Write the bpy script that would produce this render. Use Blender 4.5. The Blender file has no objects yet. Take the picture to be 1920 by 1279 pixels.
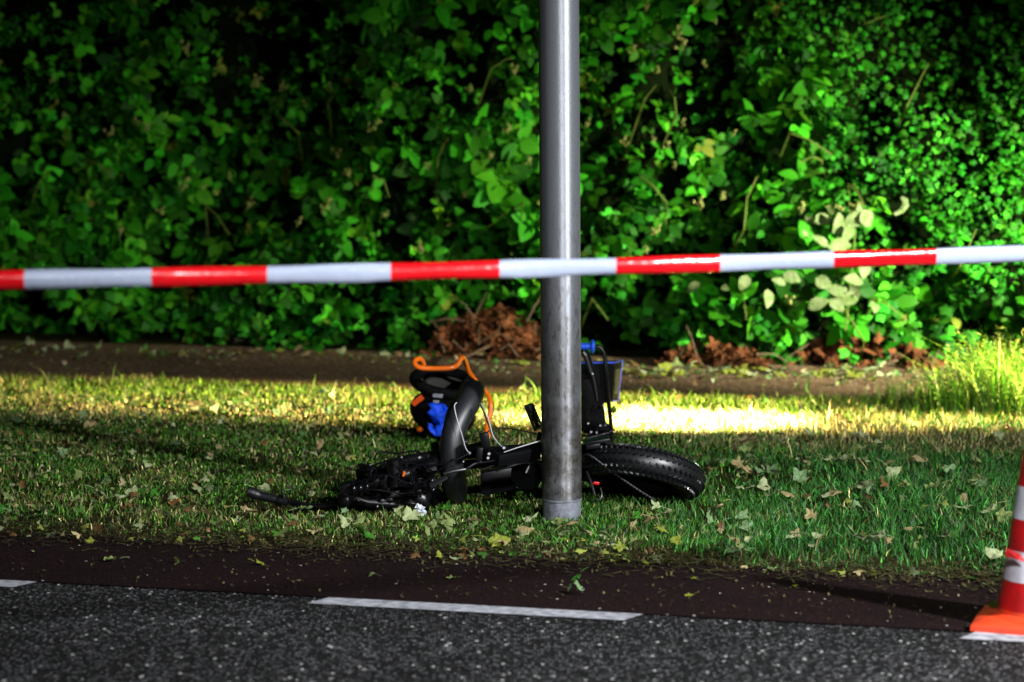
import bpy, bmesh, math, random
import numpy as np
from mathutils import Vector, Matrix, noise as mnoise

R = math.radians
S = bpy.context.scene
COL = S.collection
random.seed(7)
rng = np.random.default_rng(11)

# ------------------------------------------------------------------ camera
F = 4600.0                       # focal length in pixels of the 1920 px frame
H = 1.62
PITCH = math.atan((639.5 - 184) / F)
cam_d = bpy.data.cameras.new('camera')
cam_d.sensor_width = 36.0
cam_d.lens = F / 1920 * 36.0
cam_d.clip_start = 0.1
cam_d.clip_end = 600
cam_d.dof.use_dof = True
cam_d.dof.focus_distance = 9.5
cam_d.dof.aperture_fstop = 2.3
cam = bpy.data.objects.new('camera', cam_d)
COL.objects.link(cam)
cam.location = (0, 0, H)
cam.rotation_euler = (math.pi / 2 - PITCH, 0, 0)
S.camera = cam
FW = Vector((0, math.cos(PITCH), -math.sin(PITCH)))
UP = Vector((0, math.sin(PITCH), math.cos(PITCH)))

def ray(u, v):
    return Vector((1, 0, 0)) * ((u - 960) / F) + UP * (-(v - 639.5) / F) + FW

def gp(u, v, z=0.0):             # where the sight line through a pixel meets the height z
    r = ray(u, v)
    k = (z - H) / r.z
    return Vector((0, 0, H)) + r * k

def W(u, v, d):                  # the point at distance y = d along the sight line
    r = ray(u, v)
    return Vector((0, 0, H)) + r * (d / r.y)

A = R(14.5)                      # the road runs off at this angle
E = Vector((math.cos(A), -math.sin(A), 0))
N = Vector((math.sin(A), math.cos(A), 0))
T0 = 3.3                         # origin of the distance along the road, so that 0 lies in mid view
def tn(p): return p.dot(E) + T0, p.dot(N)
def rd(t, n, z=0.0): return E * (t - T0) + N * n + Vector((0, 0, z))

# ------------------------------------------------------------------ world and lamps (night)
w = bpy.data.worlds.new('World')
S.world = w
w.use_nodes = True
nt = w.node_tree
sky = nt.nodes.new('ShaderNodeTexSky')
sky.sky_type = 'NISHITA'
sky.sun_disc = False
sky.sun_elevation = R(2)
sky.sun_rotation = R(125)
nt.links.new(sky.outputs[0], nt.nodes['Background'].inputs[0])
nt.nodes['Background'].inputs[1].default_value = 0.005

def spot(name, loc, aim, power, size, blend, color, radius, square=False):
    l = bpy.data.lights.new(name, 'SPOT')
    l.energy = power; l.spot_size = R(size); l.spot_blend = blend
    l.color = color; l.shadow_soft_size = radius; l.use_square = square
    o = bpy.data.objects.new(name, l)
    COL.objects.link(o)
    o.location = loc
    o.rotation_euler = (Vector(aim) - Vector(loc)).to_track_quat('-Z', 'Y').to_euler()
    return o

KEY = Vector((5.2, 4.2, 4.0))
spot('street_floodlight', KEY, Vector((-0.1, 7.3, 0.0)), 4500, 90, 1.0, (0.95, 0.97, 1.0), 0.22)
spot('camera_fill', (1.9, 1.2, 3.0), (0.5, 9.5, 0.0), 1900, 50, 1.0, (0.97, 0.98, 1.0), 0.3)  # added fill lamp near the camera, from no known fixture
pc = gp(1235, 788)
spot('verge_floodlight', pc + E * 6.0 + Vector((0, 0, 3.6)), pc, 420000, 8.2, 1.0, (1.0, 0.80, 0.44), 0.05)
pc2 = gp(1180, 774)
spot('verge_floodlight', pc2 + E * 7.2 + Vector((0, 0, 2.0)), pc2, 52000, 14, 0.9, (1.0, 0.74, 0.32), 0.05, True)

RAKE = rd(4.9, 12.3, 1.35)
spot('hedge_rake_light', RAKE, rd(1.2, 15.3, 0.30), 5200, 54, 1.0, (1.0, 0.96, 0.78), 0.10)  # added raking lamp, unseen, to brighten the hedge and deepen its relief

S.view_settings.view_transform = 'Standard'
S.view_settings.look = 'None'
S.view_settings.exposure = 0.0
S.view_settings.gamma = 1.0
try: S.cycles.max_bounces = 5
except Exception: pass

# ------------------------------------------------------------------ helpers
def link(o, parent=None):
    COL.objects.link(o)
    if parent is not None: o.parent = parent
    return o

def tag(o, label=None, cat=None, group=None, kind=None):
    if label: o['label'] = label
    if cat: o['category'] = cat
    if group: o['group'] = group
    if kind: o['kind'] = kind
    return o

def thing(name, loc, label, cat, group=None):
    o = bpy.data.objects.new(name, None)
    o.empty_display_size = 0.1
    link(o)
    o.location = loc
    return tag(o, label, cat, group)

class MB:
    """collects shapes in world coordinates; build() links them as one mesh object"""
    def __init__(self): self.v = []; self.f = []; self.c = []
    def add(self, vs, fs, col=None):
        b = len(self.v)
        self.v += [tuple(p) for p in vs]
        self.f += [tuple(i + b for i in q) for q in fs]
        self.c += [col or (1, 1, 1, 1)] * len(vs)
        return self
    def tube(self, pts, r, sides=10, caps=True, closed=False, sq=(1, 1)):
        pts = [Vector(p) for p in pts]
        n = len(pts)
        rs = r if isinstance(r, (list, tuple)) else [r] * n
        up = None; vs = []; fs = []
        for i, p in enumerate(pts):
            if closed: d = pts[(i + 1) % n] - pts[i - 1]
            else: d = pts[min(i + 1, n - 1)] - pts[max(i - 1, 0)]
            if d.length < 1e-9: d = Vector((0, 0, 1))
            d.normalize()
            if up is None: up = d.orthogonal().normalized()
            up = (up - d * up.dot(d))
            up = up.normalized() if up.length > 1e-6 else d.orthogonal().normalized()
            sd = d.cross(up)
            for k in range(sides):
                a = 2 * math.pi * k / sides
                vs.append(p + (up * math.cos(a) * sq[0] + sd * math.sin(a) * sq[1]) * rs[i])
        m = n if closed else n - 1
        for i in range(m):
            j = (i + 1) % n
            for k in range(sides):
                k2 = (k + 1) % sides
                fs.append((i * sides + k, i * sides + k2, j * sides + k2, j * sides + k))
        if caps and not closed:
            fs.append(tuple(range(sides))[::-1])
            fs.append(tuple((n - 1) * sides + k for k in range(sides)))
        return self.add(vs, fs)
    def box(self, c, x, y, z):   # centre and three half-axis vectors, edges chamfered a little
        c = Vector(c); x = Vector(x); y = Vector(y); z = Vector(z)
        bm = bmesh.new()
        bmesh.ops.create_cube(bm, size=2.0)
        k = min(x.length, y.length, z.length)
        for q in bm.verts: q.co = Vector((q.co.x * x.length, q.co.y * y.length, q.co.z * z.length))
        bmesh.ops.bevel(bm, geom=bm.edges[:], offset=k * 0.35, segments=2, affect='EDGES', profile=0.6)
        xn, yn, zn = x.normalized(), y.normalized(), z.normalized()
        bm.verts.ensure_lookup_table()
        vs = [c + xn * q.co.x + yn * q.co.y + zn * q.co.z for q in bm.verts]
        fs = [[q.index for q in f.verts] for f in bm.faces]
        bm.free()
        return self.add(vs, fs)
    def ball(self, c, rx, ry=None, rz=None, seg=14, rings=9, rot=None, lump=0.0):
        ry = rx if ry is None else ry; rz = rx if rz is None else rz
        bm = bmesh.new()
        bmesh.ops.create_uvsphere(bm, u_segments=seg, v_segments=rings, radius=1.0)
        bm.verts.ensure_lookup_table()
        vs = []
        for q in bm.verts:
            k = 1 + lump * mnoise.noise(q.co * 2.3 + Vector(c) * 9)
            p = Vector((q.co.x * rx, q.co.y * ry, q.co.z * rz)) * k
            if rot: p = rot @ p
            vs.append(Vector(c) + p)
        fs = [[q.index for q in f.verts] for f in bm.faces]
        bm.free()
        return self.add(vs, fs)
    def lathe(self, c, axis, prof, seg=32):   # prof: (radius, height along axis)
        axis = Vector(axis).normalized(); a = axis.orthogonal().normalized(); b = axis.cross(a)
        vs = []; fs = []
        for (r, h) in prof:
            for k in range(seg):
                q = 2 * math.pi * k / seg
                vs.append(Vector(c) + axis * h + (a * math.cos(q) + b * math.sin(q)) * r)
        for i in range(len(prof) - 1):
            for k in range(seg):
                k2 = (k + 1) % seg
                fs.append((i * seg + k, i * seg + k2, (i + 1) * seg + k2, (i + 1) * seg + k))
        return self.add(vs, fs)
    def build(self, name, mat, parent=None, smooth=True, cols=False):
        me = bpy.data.meshes.new(name)
        off = Vector((0, 0, 0))
        if parent is not None:
            off = parent.location.copy()
            q = parent.parent
            while q is not None: off += q.location; q = q.parent
        me.from_pydata([Vector(p) - off for p in self.v], [], self.f)
        bm = bmesh.new(); bm.from_mesh(me)
        bmesh.ops.recalc_face_normals(bm, faces=bm.faces[:])
        bm.to_mesh(me); bm.free()
        if cols:
            at = me.color_attributes.new('col', 'FLOAT_COLOR', 'POINT')
            at.data.foreach_set('color', np.array(self.c, dtype=np.float32).ravel())
        me.polygons.foreach_set('use_smooth', [smooth] * len(me.polygons))
        if smooth:
            try: me.set_sharp_from_angle(angle=R(40))
            except Exception: pass
        me.materials.append(mat)
        me.update()
        return link(bpy.data.objects.new(name, me), parent)

def np_mesh(name, V, loops, starts, mat, col=None, parent=None, smooth=False):
    me = bpy.data.meshes.new(name)
    V = np.ascontiguousarray(V, dtype=np.float32)
    me.vertices.add(len(V)); me.vertices.foreach_set('co', V.ravel())
    me.loops.add(len(loops)); me.loops.foreach_set('vertex_index', np.asarray(loops, dtype=np.int32))
    me.polygons.add(len(starts)); me.polygons.foreach_set('loop_start', np.asarray(starts, dtype=np.int32))
    me.update(calc_edges=True)
    if col is not None:
        at = me.color_attributes.new('col', 'FLOAT_COLOR', 'POINT')
        at.data.foreach_set('color', np.ascontiguousarray(col, dtype=np.float32).ravel())
    if smooth: me.polygons.foreach_set('use_smooth', [True] * len(me.polygons))
    me.materials.append(mat)
    me.validate()
    return link(bpy.data.objects.new(name, me), parent)

_tab = rng.random((256, 256))
def vnoise(x, y, s=1.0, o=0):    # smooth value noise on arrays, 0..1
    x = np.asarray(x) * s + 37.3 + o * 17.7; y = np.asarray(y) * s + 91.1 + o * 5.3
    xi = np.floor(x).astype(int); yi = np.floor(y).astype(int)
    fx = x - xi; fy = y - yi
    fx = fx * fx * (3 - 2 * fx); fy = fy * fy * (3 - 2 * fy)
    g = lambda a, b: _tab[a % 256, b % 256]
    return (g(xi, yi) * (1 - fx) + g(xi + 1, yi) * fx) * (1 - fy) + (g(xi, yi + 1) * (1 - fx) + g(xi + 1, yi + 1) * fx) * fy

# ------------------------------------------------------------------ materials
def mat(name, color=(0.5, 0.5, 0.5), rough=0.5, metal=0.0, spec=0.5, attr=False, trans=0.0,
        var=None, bump=None, coat=0.0):
    m = bpy.data.materials.new(name); m.use_nodes = True
    t = m.node_tree; b = t.nodes['Principled BSDF']
    b.inputs['Roughness'].default_value = rough
    b.inputs['Metallic'].default_value = metal
    b.inputs['Specular IOR Level'].default_value = spec
    b.inputs['Coat Weight'].default_value = coat
    src = None
    if attr:
        a = t.nodes.new('ShaderNodeVertexColor'); a.layer_name = 'col'; src = a.outputs[0]
    tc = t.nodes.new('ShaderNodeTexCoord')
    if var:                      # (scale, second colour or None, detail)
        nz = t.nodes.new('ShaderNodeTexNoise'); nz.inputs['Scale'].default_value = var[0]
        nz.inputs['Detail'].default_value = 5
        t.links.new(tc.outputs['Object'], nz.inputs['Vector'])
        rp = t.nodes.new('ShaderNodeMapRange')
        rp.inputs[1].default_value = 0.35; rp.inputs[2].default_value = 0.65
        t.links.new(nz.outputs[0], rp.inputs[0])
        mx = t.nodes.new('ShaderNodeMix'); mx.data_type = 'RGBA'
        t.links.new(rp.outputs[0], mx.inputs[0])
        if src: t.links.new(src, mx.inputs[6])
        else: mx.inputs[6].default_value = (*color, 1)
        mx.inputs[7].default_value = (*var[1], 1)
        if len(var) > 2:
            ml = t.nodes.new('ShaderNodeMath'); ml.operation = 'MULTIPLY'; ml.inputs[1].default_value = var[2]
            t.links.new(rp.outputs[0], ml.inputs[0]); t.links.new(ml.outputs[0], mx.inputs[0])
        src = mx.outputs[2]
    if src: t.links.new(src, b.inputs['Base Color'])
    else: b.inputs['Base Color'].default_value = (*color, 1)
    if bump:                     # (scale, strength, distance)
        nz = t.nodes.new('ShaderNodeTexNoise'); nz.inputs['Scale'].default_value = bump[0]
        nz.inputs['Detail'].default_value = 4
        t.links.new(tc.outputs['Object'], nz.inputs['Vector'])
        bp = t.nodes.new('ShaderNodeBump'); bp.inputs['Strength'].default_value = bump[1]
        bp.inputs['Distance'].default_value = bump[2]
        t.links.new(nz.outputs[0], bp.inputs['Height']); t.links.new(bp.outputs[0], b.inputs['Normal'])
    if trans:
        tr = t.nodes.new('ShaderNodeBsdfTranslucent')
        if src: t.links.new(src, tr.inputs[0])
        else: tr.inputs[0].default_value = (*color, 1)
        ms = t.nodes.new('ShaderNodeMixShader'); ms.inputs[0].default_value = trans
        t.links.new(b.outputs[0], ms.inputs[1]); t.links.new(tr.outputs[0], ms.inputs[2])
        t.links.new(ms.outputs[0], t.nodes['Material Output'].inputs[0])
    return m

def mat_aggregate(name, dark, mid, light, cell, speck, speck_cut, rough=0.85, spec=0.12):
    """tarmac: a dark binder with stone chips of different brightness and some bright grit"""
    m = bpy.data.materials.new(name); m.use_nodes = True
    t = m.node_tree; b = t.nodes['Principled BSDF']; L = t.links.new
    tc = t.nodes.new('ShaderNodeTexCoord')
    vo = t.nodes.new('ShaderNodeTexVoronoi'); vo.inputs['Scale'].default_value = cell
    L(tc.outputs['Object'], vo.inputs['Vector'])
    sx = t.nodes.new('ShaderNodeSeparateColor'); L(vo.outputs['Color'], sx.inputs[0])
    cr = t.nodes.new('ShaderNodeValToRGB'); e = cr.color_ramp.elements
    e[0].position = 0.15; e[0].color = (*dark, 1); e[1].position = 1.0; e[1].color = (*light, 1)
    q = cr.color_ramp.elements.new(0.6); q.color = (*mid, 1)
    L(sx.outputs[0], cr.inputs[0])
    ds = t.nodes.new('ShaderNodeMapRange'); ds.inputs[1].default_value = 0.25; ds.inputs[2].default_value = 0.6
    L(vo.outputs['Distance'], ds.inputs[0])
    mx = t.nodes.new('ShaderNodeMix'); mx.data_type = 'RGBA'
    L(ds.outputs[0], mx.inputs[0]); L(cr.outputs[0], mx.inputs[6]); mx.inputs[7].default_value = (*dark, 1)
    v2 = t.nodes.new('ShaderNodeTexVoronoi'); v2.inputs['Scale'].default_value = speck
    L(tc.outputs['Object'], v2.inputs['Vector'])
    s2 = t.nodes.new('ShaderNodeSeparateColor'); L(v2.outputs['Color'], s2.inputs[0])
    g = t.nodes.new('ShaderNodeMath'); g.operation = 'GREATER_THAN'; g.inputs[1].default_value = speck_cut
    L(s2.outputs[1], g.inputs[0])
    g2 = t.nodes.new('ShaderNodeMath'); g2.operation = 'LESS_THAN'; g2.inputs[1].default_value = 0.35
    L(v2.outputs['Distance'], g2.inputs[0])
    g3 = t.nodes.new('ShaderNodeMath'); g3.operation = 'MULTIPLY'; L(g.outputs[0], g3.inputs[0]); L(g2.outputs[0], g3.inputs[1])
    m2 = t.nodes.new('ShaderNodeMix'); m2.data_type = 'RGBA'
    L(g3.outputs[0], m2.inputs[0]); L(mx.outputs[2], m2.inputs[6]); m2.inputs[7].default_value = (0.55, 0.55, 0.52, 1)
    # large worn patches
    nz = t.nodes.new('ShaderNodeTexNoise'); nz.inputs['Scale'].default_value = 1.3; nz.inputs['Detail'].default_value = 6
    L(tc.outputs['Object'], nz.inputs['Vector'])
    mr = t.nodes.new('ShaderNodeMapRange'); mr.inputs[1].default_value = 0.3; mr.inputs[2].default_value = 0.7
    mr.inputs[3].default_value = 0.7; mr.inputs[4].default_value = 1.2
    L(nz.outputs[0], mr.inputs[0])
    m3 = t.nodes.new('ShaderNodeVectorMath'); m3.operation = 'SCALE'
    L(m2.outputs[2], m3.inputs[0]); L(mr.outputs[0], m3.inputs['Scale'])
    L(m3.outputs[0], b.inputs['Base Color'])
    b.inputs['Roughness'].default_value = rough; b.inputs['Specular IOR Level'].default_value = spec
    bp = t.nodes.new('ShaderNodeBump'); bp.inputs['Strength'].default_value = 0.9; bp.inputs['Distance'].default_value = 0.004
    iv = t.nodes.new('ShaderNodeMath'); iv.operation = 'SUBTRACT'; iv.inputs[0].default_value = 1.0
    L(vo.outputs['Distance'], iv.inputs[1]); L(iv.outputs[0], bp.inputs['Height']); L(bp.outputs[0], b.inputs['Normal'])
    return m

M = {}
M['asphalt'] = mat_aggregate('asphalt', (0.004, 0.004, 0.004), (0.024, 0.024, 0.024), (0.22, 0.22, 0.23), 100, 60, 0.97)
M['red_asphalt'] = mat_aggregate('red_asphalt', (0.005, 0.0012, 0.0016), (0.016, 0.0042, 0.0050), (0.045, 0.014, 0.015), 150, 75, 0.993)
M['path'] = mat_aggregate('path_gravel', (0.10, 0.060, 0.030), (0.28, 0.18, 0.095), (0.52, 0.37, 0.22), 60, 60, 0.98)
M['soil'] = mat('soil', (0.034, 0.030, 0.010), 0.95, spec=0.03, var=(30, (0.014, 0.016, 0.005)), bump=(60, 0.8, 0.01))
M['line_paint'] = mat('line_paint', (0.40, 0.41, 0.45), 0.7, spec=.2, var=(28, (0.14, 0.14, 0.15), 0.8), bump=(150, 0.5, 0.003))
M['grass'] = mat('grass_blades', attr=True, rough=0.55, spec=0.35, trans=0.2)
M['leaf'] = mat('hedge_leaves', attr=True, rough=0.6, spec=0.10, trans=0.12)
M['tuft'] = mat('weed_leaves', attr=True, rough=0.55, spec=0.3, trans=0.25)
M['cane'] = mat('bramble_cane', (0.06, 0.12, 0.012), 0.7, spec=.15, var=(20, (0.09, 0.11, 0.02)))
M['blossom'] = mat('bramble_blossom', (0.26, 0.26, 0.08), 0.8, spec=.1, var=(60, (0.12, 0.17, 0.03)))
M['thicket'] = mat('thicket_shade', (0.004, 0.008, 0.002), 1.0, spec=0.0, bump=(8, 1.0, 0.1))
M['pale_leaf'] = mat('pale_leaves', (0.19, 0.24, 0.11), 0.65, spec=.15, var=(22, (0.10, 0.17, 0.04)), trans=0.2, bump=(45, .8, .01))
M['dead_leaf'] = mat('dead_brown_leaves', (0.17, 0.062, 0.022), 0.85, spec=0.05, var=(9, (0.026, 0.011, 0.005)), trans=0.1)
M['twig'] = mat('twig_bark', (0.10, 0.06, 0.025), 0.8, var=(25, (0.05, 0.03, 0.012)))

# ------------------------------------------------------------------ ground bands
n_line = tn(gp(600, 1123))[1]              # inner edge of the dashed line
n_grass = tn(gp(960, 1046))[1]
n_pathA = tn(gp(900, 736))[1]
n_pathB = tn(gp(700, 670))[1]
print('bands', n_line, n_grass, n_pathA, n_pathB)

def sheet(name, n0, n1, z, m, t0=-60, t1=60, wob=None):
    mb = MB()
    k = 1 if wob is None else 240
    vs = []; fs = []
    for i in range(k + 1):
        t = t0 + (t1 - t0) * i / k
        a = n0 + (wob[0] * (mnoise.noise((t * 1.7, 3, 0)) + 0.5 * mnoise.noise((t * 6, 9, 0))) if wob else 0)
        b = n1 + (wob[1] * (mnoise.noise((t * 1.3, 7, 0)) + 0.5 * mnoise.noise((t * 5, 2, 0))) if wob else 0)
        vs += [rd(t, a, z), rd(t, b, z)]
    for i in range(k): fs.append((2 * i, 2 * i + 2, 2 * i + 3, 2 * i + 1))
    mb.add(vs, fs)
    return tag(mb.build(name, m, smooth=False), kind='structure')

g = MB().add([(-250, -100, 0), (250, -100, 0), (250, 400, 0), (-250, 400, 0)], [(0, 1, 2, 3)])
tag(g.build('ground', M['soil'], smooth=False), kind='structure')
sheet('road', -40, n_line - 0.0, 0.004, M['asphalt'])
sheet('cycle_lane', n_line, n_grass, 0.008, M['red_asphalt'], -14, 14, (0.0, 0.05))
sheet('footpath', n_pathA, n_pathB + 0.35, 0.006, M['path'], -16, 16, (0.06, 0.0))

# dashed line: 1 m strokes
t_a = tn(gp(600, 1128))[0]; t_b = tn(gp(1190, 1160))[0]
print('dash', t_b - t_a)
period = (tn(gp(1812, 1203))[0] - t_a)
for k in range(-2, 3):
    s = t_a + k * period
    mb = MB(); vs = []; fs = []
    m_ = 60
    for i in range(m_ + 1):
        t = s + (t_b - t_a) * i / m_
        j = 0.004 * mnoise.noise((t * 30, 1, 0)); j2 = 0.004 * mnoise.noise((t * 30, 5, 0))
        skew = 0.02
        vs += [rd(t - skew, n_line - 0.112 + j, 0.0085), rd(t + skew, n_line - 0.006 + j2, 0.0085)]
    for i in range(m_): fs.append((2 * i, 2 * i + 2, 2 * i + 3, 2 * i + 1))
    tag(mb.add(vs, fs).build('road_line', M['line_paint'], smooth=False), kind='structure')

# ------------------------------------------------------------------ lawn
def make_grass():
    def area(t0, t1, n0, n1, dens):
        k = int((t1 - t0) * (n1 - n0) * dens)
        return rng.uniform(t0, t1, k), rng.uniform(n0, n1, k)
    e0 = n_grass - 0.10; e1 = n_pathA + 0.08
    ts, ns = [], []
    for a in ((-2.2, 3.6, e0, n_grass + 1.6, 6200), (-3.8, 3.6, n_grass + 1.6, e1, 4800),
              (-6.5, -3.8, e0, e1, 1200), (-3.8, -2.2, e0, n_grass + 1.6, 2500), (3.6, 6, e0, e1, 1200)):
        t, n = area(*a); ts.append(t); ns.append(n)
    t = np.concatenate(ts); n = np.concatenate(ns)
    d0 = n - n_grass; d1 = n_pathA - n
    edge = vnoise(t, n * 0.3, 3.0) * 0.7 + vnoise(t, n, 9.0) * 0.3
    keep = (d0 > (edge - 0.45) * 0.42) & (d1 > (vnoise(t, n * 0, 2.5, 3) - 0.55) * 0.22)
    thin = np.clip((d0 + 0.02) / 0.38, 0.12, 1) * np.clip(0.15 + 1.3 * vnoise(t, n, 5.0, 5), 0.15, 1)
    keep &= rng.random(len(t)) < thin
    t = t[keep]; n = n[keep]; d0 = d0[keep]; d1 = d1[keep]; k = len(t)
    lush = np.clip((t - 0.9) / 1.2, 0, 1)             # longer and fresher on the right
    nz = vnoise(t, n, 2.2, 1); nz2 = vnoise(t, n, 7.0, 2)
    h = rng.uniform(0.018, 0.042, k) * (0.7 + 0.6 * nz) * (1 + 0.55 * lush)
    back = np.clip(1 - d1 / 1.0, 0, 1)
    h *= 1 + 0.55 * back
    h *= 0.56 + 0.26 * lush + 0.2 * back
    tall = rng.random(k) < (0.012 + 0.03 * back)
    h[tall] *= rng.uniform(1.5, 2.4, tall.sum())
    h *= np.clip(0.35 + d0 / 0.5, 0.35, 1)
    wd = rng.uniform(0.0014, 0.0034, k)
    ang = rng.uniform(0, 2 * np.pi, k)
    lean = rng.uniform(0.1, 1.0, k) * h
    la = rng.uniform(0, 2 * np.pi, k)
    x = (t - T0) * E.x + n * N.x; y = (t - T0) * E.y + n * N.y
    sx = np.cos(ang) * wd; sy = np.sin(ang) * wd
    lx = np.cos(la) * lean; ly = np.sin(la) * lean
    V = np.zeros((k, 5, 3))
    V[:, 0] = np.stack([x - sx, y - sy, np.zeros(k)], 1)
    V[:, 1] = np.stack([x + sx, y + sy, np.zeros(k)], 1)
    V[:, 2] = np.stack([x - sx * .8 + lx * .35, y - sy * .8 + ly * .35, h * .6], 1)
    V[:, 3] = np.stack([x + sx * .8 + lx * .35, y + sy * .8 + ly * .35, h * .6], 1)
    V[:, 4] = np.stack([x + lx, y + ly, h], 1)
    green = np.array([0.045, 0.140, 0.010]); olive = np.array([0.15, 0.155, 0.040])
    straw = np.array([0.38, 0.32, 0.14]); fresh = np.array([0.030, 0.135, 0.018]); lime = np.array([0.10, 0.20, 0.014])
    r = rng.random(k)
    dry_lit = np.clip(0.24 + 0.5 * (nz - 0.5) + 0.5 * (nz2 - 0.5) - 0.30 * lush * (d1 > 1.9), 0.04, 0.9)
    # lamplight painted into the blades: more straw tone along the bright band
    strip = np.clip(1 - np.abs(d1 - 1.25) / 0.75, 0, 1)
    dry_lit = np.clip(dry_lit + 0.45 * strip, 0, 0.9)
    c = np.where(lush[:, None] > rng.random(k)[:, None], fresh, green)
    c = np.where((back > 0.3)[:, None] & (rng.random(k) < 0.8)[:, None], lime, c)
    c = np.where((r < dry_lit)[:, None], olive, c)
    c = np.where((r < dry_lit * (0.30 + 0.45 * strip))[:, None], straw, c)
    c = c * np.exp(rng.normal(-0.15, 0.62, (k, 1)))
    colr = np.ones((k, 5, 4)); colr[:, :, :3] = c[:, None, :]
    # cut grass lying flat along the fringe of the lane
    m_ = 9000
    i0 = rng.integers(0, k, m_); tt = rng.uniform(-2.2, 3.6, m_); nn_ = n_grass + rng.normal(0.05, 0.14, m_)
    q = rng.uniform(0, 2 * np.pi, m_); L_ = rng.uniform(.006, .03, m_); w_ = rng.uniform(.0015, .004, m_)
    far = rng.random(m_) < .13        # crumbs spread over the whole lane
    nn_ = np.where(far, rng.uniform(n_line + .02, n_grass, m_), nn_); L_ = np.where(far, L_ * .35, L_)
    cx = (tt - T0) * E.x + nn_ * N.x; cy = (tt - T0) * E.y + nn_ * N.y; zz = rng.uniform(.0125, .018, m_)
    ux, uy = np.cos(q), np.sin(q); V2 = np.zeros((m_, 5, 3))
    for i_, (a_, b_) in enumerate(((-1, -1), (-1, 1), (0, -1), (0, 1), (1, 0))):
        V2[:, i_] = np.stack([cx + ux * L_ * a_ - uy * w_ * b_, cy + uy * L_ * a_ + ux * w_ * b_, zz + .004 * a_ * np.sin(q * 5)], 1)
    c2 = np.where((rng.random(m_) < .45)[:, None], np.array([.09, .085, .03]), np.array([.045, .034, .016])) * rng.uniform(.4, 1.6, (m_, 1))
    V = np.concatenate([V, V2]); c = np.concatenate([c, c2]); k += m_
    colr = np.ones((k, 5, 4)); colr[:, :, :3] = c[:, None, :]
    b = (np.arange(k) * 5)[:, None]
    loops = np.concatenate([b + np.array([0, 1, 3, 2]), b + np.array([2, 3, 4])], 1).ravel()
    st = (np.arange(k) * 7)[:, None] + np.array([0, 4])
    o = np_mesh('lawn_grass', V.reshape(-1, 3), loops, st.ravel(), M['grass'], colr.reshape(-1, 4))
    print('blades', k)
    return o
tag(make_grass(), kind='stuff')

# ------------------------------------------------------------------ leaves (templates and scattering)
def leaf_ovate(wid=0.36, teeth=0.0):
    L = [0, .18, .42, .68, .88]
    Wd = [0.02, .30, .36, .26, .11]
    V = []
    for y, w_ in zip(L, Wd): V.append((0, y, 0))
    V.append((0, 1.0, -0.06))
    for y, w_ in zip(L, Wd):
        w_ = w_ * wid / .36
        V.append((-w_, y + .02, 0.10 * w_ / .36 - 0.10 * y * y)); V.append((w_, y + .02, 0.10 * w_ / .36 - 0.10 * y * y))
    F_ = []
    for i in range(4):
        F_.append((i, i + 1, 6 + 2 * (i + 1), 6 + 2 * i)); F_.append((i + 1, i, 6 + 2 * i + 1, 6 + 2 * (i + 1) + 1))
    F_.append((4, 5, 6 + 8)); F_.append((5, 4, 6 + 9))
    return np.array(V), F_

def leaf_lobed(lobes=5, depth=0.45, seed=0):
    rr = random.Random(seed)
    m = lobes * 4
    V = [(0, 0.30, 0.03)]
    for i in range(m):
        a = -math.pi / 2 + 2 * math.pi * (i + 0.5) / m
        ph = (i % 4) / 4
        k = 1 - depth * (0.5 + 0.5 * math.cos(2 * math.pi * (i + 2) / 4)) if lobes > 1 else 1
        front = 0.75 + 0.25 * math.sin(a)
        r = 0.52 * k * front * rr.uniform(0.88, 1.1)
        V.append((r * math.cos(a), 0.36 + r * math.sin(a) * 1.05, rr.uniform(-0.07, 0.05) - 0.12 * abs(math.cos(a)) * k))
    F_ = [(0, 1 + i, 1 + (i + 1) % m) for i in range(m)]
    return np.array(V), F_

def scatter_leaves(tmpl, P, Nn, U, sc, colr):
    V0, F_ = tmpl
    k = len(P)
    Nn = Nn / np.linalg.norm(Nn, axis=1, keepdims=True)
    U = U - Nn * (U * Nn).sum(1, keepdims=True)
    U = U / np.linalg.norm(U, axis=1, keepdims=True)
    X = np.cross(U, Nn)
    V = P[:, None, :] + sc[:, None, None] * (V0[None, :, 0:1] * X[:, None] + V0[None, :, 1:2] * U[:, None] + V0[None, :, 2:3] * Nn[:, None])
    m = len(V0)
    base = np.arange(k) * m
    lt = np.concatenate([np.array(f) for f in F_])
    loops = (base[:, None] + lt[None]).ravel()
    sizes = np.array([len(f) for f in F_]); s0 = np.concatenate([[0], np.cumsum(sizes)[:-1]])
    st = ((np.arange(k) * len(lt))[:, None] + s0[None]).ravel()
    C = np.ones((k, m, 4)); C[:, :, :3] = colr[:, None, :]
    return V.reshape(-1, 3), loops, st, C.reshape(-1, 4)

def join(parts):
    Vs, Ls, Ss, Cs = [], [], [], []; vo = 0; lo = 0
    for V, l, s, c in parts:
        Vs.append(V); Ls.append(l + vo); Ss.append(s + lo); Cs.append(c)
        vo += len(V); lo += len(l)
    return np.concatenate(Vs), np.concatenate(Ls), np.concatenate(Ss), np.concatenate(Cs)

def hedge_n(t, z):               # how far back the leaf face lies
    big = vnoise(t, z, 0.9, 11) - 0.5; mid = vnoise(t, z, 2.3, 12) - 0.5; sm = vnoise(t, z, 5.5, 13) - 0.5
    foot = np.clip(1 - z / 0.5, 0, 1)
    return n_pathB + 0.28 + 0.13 * z + 0.75 * big + 0.60 * mid + 0.22 * sm + 0.12 * foot

def rows(t, n, z): return np.stack([(t - T0) * E.x + n * N.x, (t - T0) * E.y + n * N.y, z], 1)

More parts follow.
